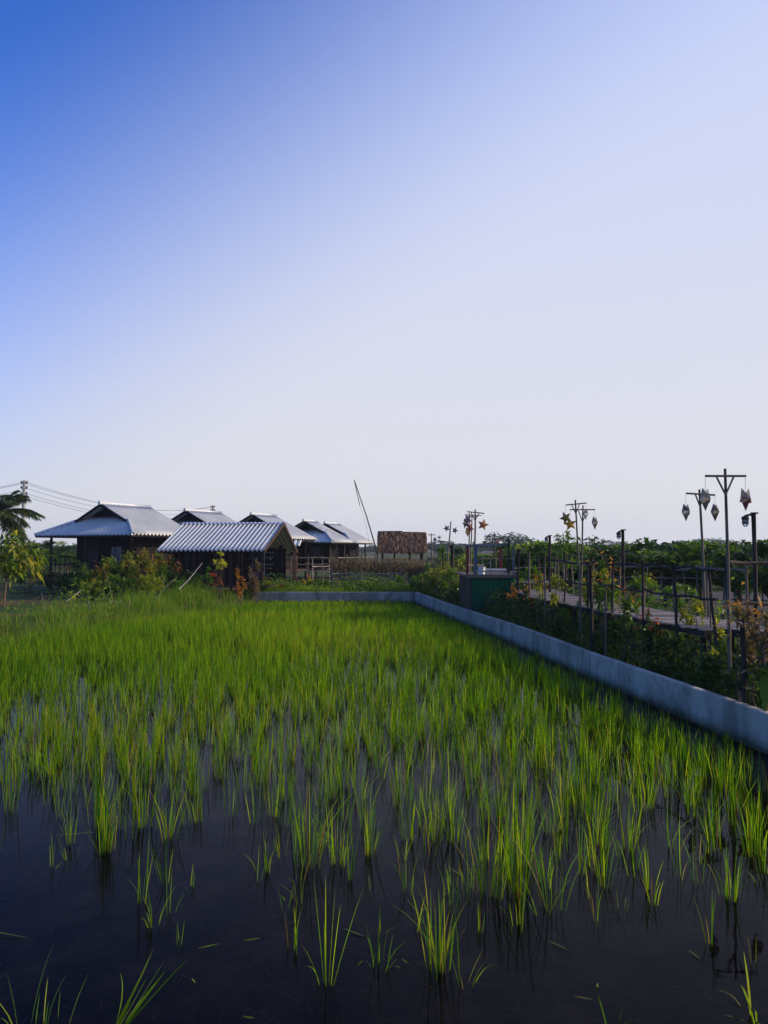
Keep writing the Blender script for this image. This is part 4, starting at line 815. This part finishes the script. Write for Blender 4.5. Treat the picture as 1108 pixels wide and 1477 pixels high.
for i, (dz, sx) in enumerate([(.2, -.28), (.2, .28), (.8, .28), (1.3, .2), (1.6, .2)]):
    for seg, (p, q, sag, dsc) in enumerate([(A1, A2, 1.5, 'from the near utility pole over the huts'), (A1, P(-160, 706, 60), .5, 'from the near utility pole to the left edge')]):
        p = p+Vector((sx, 0, -dz)); q = q+Vector((sx, 0, -dz)); m = MB(); m.tube([p.lerp(q, t/20)-p-Vector((0, 0, sag*4*(t/20)*(1-t/20))) for t in range(21)], .018, 4, False)
        tag(m.build('power_line', M['cable'], loc=p), 'thin dark power line strung '+dsc, 'power line', 'power lines right of the near pole' if seg == 0 else 'power lines left of the near pole')

# ------------------------------------------------------------ right side: platform, walkway, posts
def platform():
    z1 = 1.39; a = P(680, 832, 22.5); x0 = a.x; y0 = 22.5; x1 = P(743, 832, 22.5).x; y1 = 25.8; g = TZ(x0+.5, y0+1)
    root = empty('viewing_platform', ((x0+x1)/2, (y0+y1)/2, g), 'raised platform with red and blue posts above a green tarpaulin skirt', 'platform'); o = Vector(root.location); z1 -= g
    X0 = x0-o.x; X1 = x1-o.x; Y0 = y0-o.y; Y1 = y1-o.y
    def sheet(p0, p1, nm, mt, amp):
        m = MB(); nxx, nz = 26, 12
        for i in range(nxx+1):
            for j in range(nz+1):
                f = i/nxx; q = Vector(p0).lerp(Vector(p1), f); nr = Vector((p1[1]-p0[1], p0[0]-p1[0], 0)).normalized(); b = amp*(math.sin(f*19+j*.5)+.6*math.sin(f*41+j*.9+1))*(j/nz)
                m.v.append(tuple(q+nr*b+Vector((0, 0, z1-.03-(z1+.1)*j/nz))))
        for i in range(nxx):
            for j in range(nz): k = i*(nz+1)+j; m.f.append((k, k+nz+1, k+nz+2, k+1)); m.m.append(0)
        solid(m.build(nm, mt, root, True), .008)
    sheet((X0, Y0, 0), (X1, Y0, 0), 'front_tarpaulin', M['tarp'], .012); sheet((X1, Y0, 0), (X1, Y1, 0), 'side_tarpaulin', M['tarp'], .012)
    m = MB()
    for i in range(14): f = (i+.5)/14; m.box((X0-.01, Y0+.02+(Y1-Y0-.02)*f, z1/2-.05), (.03+random.uniform(0, .01), (Y1-Y0)/14-.01, z1+.0))
    m.build('side_panel', M['wood_brown'], root)
    m = MB()
    for i in range(20): m.box(((X0+X1)/2, Y0-.05+(Y1-Y0+.1)*(i+.5)/20, z1+.03), (X1-X0+.34, (Y1-Y0)/20-.015, .035))
    m.build('deck', M['bamboo'], root)
    m = MB(); m.bar((X0-.17, Y0-.08, z1+.02), (X1+.17, Y0-.08, z1+.02), .04, .1); m.build('edge_board', M['bamboo'], root)
    def post(px, D, top, bot, r, mt, nm='post'):
        q = P(px, top, D)-o; b = P(px, bot, D)-o; m = MB(); m.bar((b.x, b.y, b.z), (q.x, q.y, q.z), r, r); m.build(nm, M[mt], root)
    post(674, 23.6, 788, 832, .075, 'wood_red'); post(686, 22.6, 786, 832, .1, 'steel_blue'); post(722, 25.2, 792, 822, .09, 'wood_red'); post(734, 22.8, 776, 831, .05, 'bamboo_dark'); post(741, 23, 790, 831, .06, 'steel_blue')
    def rl(a_, b_, r, mt, nm='rail'): m = MB(); m.bar(a_-o, b_-o, r, r); m.build(nm, M[mt], root)
    rl(P(671, 787.5, 23.6), P(735, 786, 22.9), .04, 'steel_blue', 'top_bar'); rl(P(686, 786, 22.65), P(735, 785, 22.85), .05, 'steel_blue', 'top_bar')
    rl(P(688, 805.5, 22.6), P(742, 806, 22.9), .025, 'bamboo'); rl(P(686, 824, 22.55), P(744, 825, 22.9), .05, 'steel_blue'); rl(P(696, 821, 24.9), P(730, 821.5, 25), .05, 'white_plastic', 'bench'); 
    rl(P(674, 815, 23.7), P(697, 815, 25.6), .03, 'bamboo'); rl(P(722, 800, 25.2), P(741, 801, 23), .025, 'bamboo')
    for px, D, top in ((696, 22.6, 802), (707.5, 22.7, 807), (724, 25.2, 795)): post(px, D, top, 831, .022, 'bamboo_pale', 'baluster')
    b = P(695, 824, 23.3); m = MB(); r = .11; m.tube([(0, 0, 0), (0, 0, .22), (0, 0, .23)], [r*.85, r, r*1.05], 14); bk = m.build('bucket', M['white_plastic'], None, True, loc=(b.x, b.y, g+z1+.05)); tag(bk, 'white bucket standing on the platform behind the blue post', 'bucket')
platform()

def deck(label, ctr, width, z, name='walkway'):
    o = Vector((ctr[0][0], ctr[0][1], z)); root = empty(name, o, label, 'walkway'); m = MB(); mb = MB(); posts = []
    acc = 0
    for a, b in zip(ctr[:-1], ctr[1:]):
        a = Vector(a); b = Vector(b); d = (b-a).normalized(); nr = Vector((-d.y, d.x)); L = (b-a).length; n = int(L/.105); ang = math.atan2(nr.y, nr.x)
        for i in range(n):
            c = a+d*(L*(i+.5)/n); q = Matrix.Rotation(ang+random.uniform(-.02, .02), 3, 'Z') @ Matrix.Rotation(random.uniform(-.02, .02), 3, 'X')
            m.box((c.x-o.x+nr.x*random.uniform(-.05, .05), c.y-o.y+nr.y*random.uniform(-.05, .05), random.uniform(-.008, .008)), (width*random.uniform(.95, 1.08), .092, .022), q)
        for s in (-1, 0, 1):
            p0 = a+nr*s*width*.42; p1 = b+nr*s*width*.42; mb.bar((p0.x-o.x, p0.y-o.y, -.06), (p1.x-o.x, p1.y-o.y, -.06), .06, .09)
        k = max(1, round(L/1.5))
        for i in range(k+1):
            for s in (-1, 1): posts.append(a.lerp(b, i/k)+nr*s*width*.46)
    m.build('decking', M['wood_grey'], root); mb.build('bearer', M['bamboo_dark'], root)
    for p in posts:
        g = TZ(p.x, p.y); mm = MB(); mm.tube([(p.x-o.x, p.y-o.y, g-z-.1), (p.x-o.x+random.uniform(-.03, .03), p.y-o.y, -.1)], [.055, .05], 7); mm.build('support_post', M['bamboo_dark'], root, True)
    return root
# left (near) edge of the deck runs parallel to the wall
def edge(D, off): return (float(wall_x(D))+off, D)
deck('long weathered plank walkway on stilts beside the low wall', [edge(11.4, 1.42), edge(14.7, 1.35), edge(19.5, 1.35), edge(22.5, 1.9)], 1.15, 1.02)
deck('near end of the plank walkway turning right on thick stilts', [(5.15, 10.6), (7.6, 11.2)], 1.2, 1.045)
deck('upper plank landing beside the platform', [(3.9, 22.6), (5.4, 23.6)], 1.0, 1.22)
# railings of the walkway
fence('bamboo_railing', 'crooked bamboo railing along the near edge of the walkway', 'railing', [edge(10.9, .85), edge(13, .8), edge(15.5, .78), edge(18.3, .78)], 1.0, (.5, .92), 'bamboo_dark', 1.25, .022, .019, z0=1.0, jit=.09, bend=.03)
fence('bamboo_railing', 'crooked bamboo railing along the far edge of the walkway', 'railing', [edge(12.2, 2.1), edge(15.5, 1.95), edge(19.5, 1.95), edge(22.5, 2.5)], .95, (.85,), 'bamboo', 1.2, .022, .02, z0=1.0, jit=.08, bend=.02)
fence('bamboo_railing', 'bamboo railing on the near end of the walkway reaching the right edge', 'railing', [(5.1, 11.4), (7.6, 12.0)], 1.02, (.35, .95), 'bamboo_dark', .8, .024, .028, z0=1.05, jit=.08, bend=.02)
fence('picket_fence', 'grey picket fence in front of the orchard trees', 'fence', [(6.5, 22), (14, 20.5)], 1.35, (.5, 1.1), 'bamboo', .33, .02, .018, jit=.05)
fence('bamboo_fence', 'rough bamboo fence left of the walkway behind the green tarpaulin', 'fence', [(4.3, 25.5), (8.5, 26.5)], 1.5, (.7, 1.25), 'bamboo', .5, .025, .02, jit=.07)
fence('bamboo_fence', 'rough stick fence among the bushes left of the platform', 'fence', [(1.9, 34.5), (4.8, 33.5)], 1.5, (.8, 1.2), 'bamboo', .4, .022, .018, jit=.08)
fence('bamboo_fence', 'dark stick fence running through the orchard', 'fence', [(7.5, 29), (18, 26)], 1.5, (.9,), 'bamboo', .6, .03, .02, jit=.1)
# loose stakes
for px, top, bot, D, r, lab in [(747, 792, 838, 21, .035, 'tall stake just right of the platform'), (763, 796, 860, 19.5, .024, 'thin stake over the walkway steps'), (785, 802, 880, 17.5, .018, 'thin stake left of the twin lantern poles'), (853, 815, 905, 13.5, .033, 'dark thick stake right of the twin lantern poles'),
                                (872, 845, 930, 13, .016, 'thin stake below the sapling with orange leaves'), (1023, 830, 900, 11.6, .015, 'slender pale stake between the two right lantern poles'), (1072, 905, 990, 9.0, .03, 'short thick stake below the orange shrub'), (640, 790, 832, 30, .03, 'stake among the bushes right of the wall corner'), (652, 788, 830, 28, .05, 'short dark post left of the platform')]:
    a = P(px, bot, D); b = P(px+random.uniform(-2, 2), top, D); a.z = min(a.z, TZ(a.x, a.y)); m = MB(); m.tube(pole_pts(a-a, b-a, 6, .012), r, 7, wob=.1); tag(m.build('stake', M['bamboo' if r < .03 else 'bamboo_dark'], None, True, loc=a), lab, 'stake')

# lantern poles
def lpole(label, top, bot, D, bars, r=.02, mt='bamboo'):
    """bars: (pxl, pyl, pxr, pyr, brace half width px, brace foot y)"""
    a = P(*top, D); b = P(*bot, D); g = TZ(b.x, b.y); root = empty('lantern_pole', (b.x, b.y, g), label, 'lantern pole'); o = Vector(root.location)
    m = MB(); pts = [Vector((0, 0, -.15)), b-o, (a.lerp(b, .5))-o+Vector((.01, 0, 0)), a-o]
    if (b-o).z < .05: pts.pop(1)
    n = len(pts); m.tube(pts, [r*(1.25-.5*i/(n-1)) for i in range(n)], 8); m.build('pole', M[mt], root, True)
    for x0, y0, x1, y1, bw, fy in bars:
        m = MB(); m.tube([P(x0, y0, D-.02)-o, P(x1, y1, D-.02)-o], r*.65, 7); m.build('crossbar', M[mt], root)
        if bw:
            cxp = top[0]+(bot[0]-top[0])*(fy-top[1])/(bot[1]-top[1])
            for s in (-1, 1): m = MB(); m.tube([P(top[0]+s*bw, (y0+y1)/2, D-.03)-o, P(cxp, fy, D-.02)-o], r*.5, 6); m.build('brace', M[mt], root)
def star(label, px, py, hpx, D, yaw, mats, sy=None, roll=0.0, depth=.42, pts5=5, tilt=0):
    c = P(px, py, D); Rr = hpx/FPX*D*.6; m = MB(); root = empty('star_lantern', c, label, 'lantern'); root.rotation_euler = (tilt, roll, yaw)
    n = pts5*2; rim = []
    for i in range(n): t = -math.pi/2+i*2*math.pi/n; r = Rr if i % 2 == 0 else Rr*.45; rim.append((math.cos(t)*r, 0, math.sin(t)*r))
    m.v = rim+[(0, -Rr*depth, 0), (0, Rr*depth, 0)]
    for i in range(n): m.f.append((i, (i+1) % n, n)); m.m.append(i % 2 if len(mats) > 1 else 0); m.f.append(((i+1) % n, i, n+1)); m.m.append((i//2) % len(mats))
    m.build('shell', [M[q] for q in mats], root)
    sy = py-hpx*.75 if sy is None else sy; top = P(px, sy, D)-c; inv = root.rotation_euler.to_matrix().inverted(); m = MB(); m.tube([inv @ Vector((0, 0, Rr*.6)), inv @ top], .0022, 4); m.build('string', M['cable'], root)
T = R(48)
lpole('tallest lantern pole with a wide crossbar near the right edge', (1046, 676), (1053, 975), 10, [(1017.5, 686.5, 1076, 686.5, 13, 714)], .024)
star('cream and brown star lantern on the left arm of the tallest pole', 1017.5, 719, 31, 10, T, ['cream', 'taupe', 'olive'], 687); star('cream star lantern with maroon tip on the right arm of the tallest pole', 1075.5, 719, 31, 10, R(38), ['cream', 'maroon', 'taupe'], 687)
lpole('shorter lantern pole with silver lanterns left of the tallest one', (1009, 706), (1017, 880), 13.5, [(990, 711.5, 1031.5, 714, 6, 731)], .026)
star('silver grey star lantern on the left arm of the shorter right pole', 989.5, 738, 24, 13.5, R(48), ['taupe', 'silver', 'white'], 712); star('olive grey star lantern on the right arm of the shorter right pole', 1031.5, 738, 24, 13.5, R(54), ['taupe', 'olive', 'silver'], 714)
lpole('left one of the twin lantern poles', (830, 721), (838, 900), 15.5, [(816, 728.5, 846, 725.5, 6, 741)], .02); lpole('right one of the twin lantern poles', (841, 729), (836.5, 900), 16, [(822, 735, 858.5, 735, 7, 753)], .02)
star('upper gold star lantern on the left twin pole', 816, 747, 17, 15.5, R(12), ['gold', 'olive'], 728, R(10), .25); star('lower gold star lantern on the left twin pole', 822.5, 756, 17, 15.9, R(-15), ['gold', 'gold', 'olive'], 735, R(25), .25)
star('narrow edge on lantern under the twin poles crossbar', 845, 741, 15, 15.5, R(66), ['taupe', 'white'], 726); star('silver lantern on the right arm of the right twin pole', 858, 753.5, 18, 16, R(55), ['silver', 'taupe', 'white'], 735)
lpole('front lantern pole behind the blue platform post', (685.5, 734.5), (685, 790), 26, [(674, 738, 698.5, 740.5, 6, 751)], .03, 'bamboo'); lpole('second lantern pole left of the front platform one', (677, 740), (676.5, 800), 27.5, [(671, 742.5, 694, 743.5, 0, 0)], .025); lpole('third thin lantern pole among the pink lanterns', (681, 742), (679, 800), 28.5, [(674, 745, 690, 745, 0, 0)], .025)
star('pink star lantern at the top of the crowded bunch', 675, 749, 14, 26, R(25), ['pink', 'silver'], 738, R(8)); star('olive star lantern at the left of the crowded bunch', 671.5, 755, 14, 27.5, R(50), ['olive', 'taupe'], 742, R(20)); star('orange star lantern at the right of the crowded bunch', 678, 761, 15, 26.4, R(35), ['redpaper', 'pink', 'gold'], 742); star('yellow star lantern at the bottom of the crowded bunch', 674.5, 767, 13, 28.4, R(60), ['gold', 'olive'], 745)
star('lone gold star lantern on the right arm of the front platform pole', 697, 757, 15, 26, R(-20), ['gold', 'redpaper', 'olive'], 740, R(-20))
lpole('slim leaning pole with two small dark stars', (650.5, 752), (646, 800), 32, [], .03); star('small dark star left of the slim leaning pole', 644.5, 762, 9, 32, 0, ['greypaper'], 757, R(10)); star('small dark star right of the slim leaning pole', 656.5, 765, 9, 32, R(10), ['greypaper'], 759, R(-12))
lpole('farthest lantern pole with a short crossbar', (622, 769), (623, 805), 44, [(617, 771.5, 628, 771.5, 0, 0)], .035); star('tiny dark star at the farthest lantern pole', 627.5, 778, 7, 44, R(5), ['greypaper'], 772); star('tiny pale star right of the farthest lantern pole', 634, 775, 6, 45, R(15), ['silver'], 771)
lpole('thin pole with white and red lanterns behind the platform', (713, 767), (716, 830), 27, [], .022); star('white lantern seen edge on behind the platform', 708, 781, 9, 27, R(65), ['white', 'greypaper'], 774); star('red lantern behind the platform', 717.5, 782, 9, 27, R(30), ['redpaper', 'pink'], 774, R(20)); star('small dark lantern low beside the front platform pole', 683, 784, 6, 30, R(60), ['maroon'], 780)

# lamp posts with glass lantern
def lamp(px, top, D, r, label, arm=11, tall=20, bot=None):
    a = P(px, top, D); g = TZ(a.x, a.y); root = empty('lamp_post', (a.x, a.y, g), label, 'lamp post'); Z = a.z-g; k = D/FPX
    m = MB(); m.tube(pole_pts((0, 0, -.1), (0, 0, Z), 7, .006), r, 9, wob=.08); m.build('post', M['bamboo_dark'], root, True)
    m = MB(); m.box((r*.4, 0, Z+.01), (r*3, r*2, r*.7)); m.build('cap', M['dark_pole'], root)
    ax = -arm*k; m = MB(); m.tube([(0, 0, Z-r*.8), (ax*.5, 0, Z-r*.5), (ax, 0, Z-r*1.2)], [r*.5, r*.5, r*.7], 8); m.build('arm', M['dark_pole'], root)
    h = tall*k; m = MB(); m.tube([(ax, 0, Z-r*1.0), (ax, 0, Z-r*1.4), (ax, 0, Z-r*1.4-h*.22)], [r*.6, h*.26, h*.3], 12); hd = m.build('lamp_head', M['dark_pole'], root, True)
    z0 = Z-r*1.4-h*.2; m = MB(); m.tube([(ax, 0, z0), (ax, 0, z0-h*.3), (ax, 0, z0-h*.5), (ax, 0, z0-h*.6)], [h*.25, h*.25, h*.19, h*.05], 12); m.build('glass', M['glass'], hd, True)
    m = MB(); 
    for i in range(4):
        t = i*math.pi/2+.4; m.tube([(ax+math.cos(t)*h*.27, math.sin(t)*h*.27, z0), (ax+math.cos(t)*h*.27, math.sin(t)*h*.27, z0-h*.35), (ax+math.cos(t)*h*.1, math.sin(t)*h*.1, z0-h*.62)], .006, 4)
    m.tube([(ax+math.cos(i*.785)*h*.27, math.sin(i*.785)*h*.27, z0-h*.3) for i in range(9)], .006, 4); m.build('cage', M['dark_pole'], hd)
    m = MB(); m.tube([(ax, 0, z0), (ax, 0, z0-h*.18), (ax, 0, z0-h*.3)], [h*.08, h*.12, h*.05], 8); m.build('bulb', M['white_plastic'], hd, True)
lamp(1087, 741, 12, .033, 'nearest dark lamp post with caged glass lamp at the right edge', 12, 18); lamp(898.5, 765, 15.8, .032, 'lamp post with caged glass lamp right of the twin lantern poles', 6, 12)
lamp(793, 773, 21, .035, 'lamp post with small lamp between the platform and the twin lantern poles', 5, 8.5); lamp(652, 786, 30, .045, 'short square topped lamp post left of the platform', 2.5, 6)

# ------------------------------------------------------------ haze
hz = MB(); hz.box((0, 420, 15), (1500, 1300, 34))
hm, t_, b_ = mat('air'); t_.nodes.remove(b_); pv = t_.nodes.new('ShaderNodeVolumePrincipled'); pv.inputs['Color'].default_value = (.80, .88, 1, 1); pv.inputs['Density'].default_value = .0004; pv.inputs['Anisotropy'].default_value = .2
t_.links.new(pv.outputs[0], t_.nodes['Material Output'].inputs['Volume']); tag(hz.build('haze', hm), 'thin pale blue morning haze over the fields', 'haze', kind='stuff')
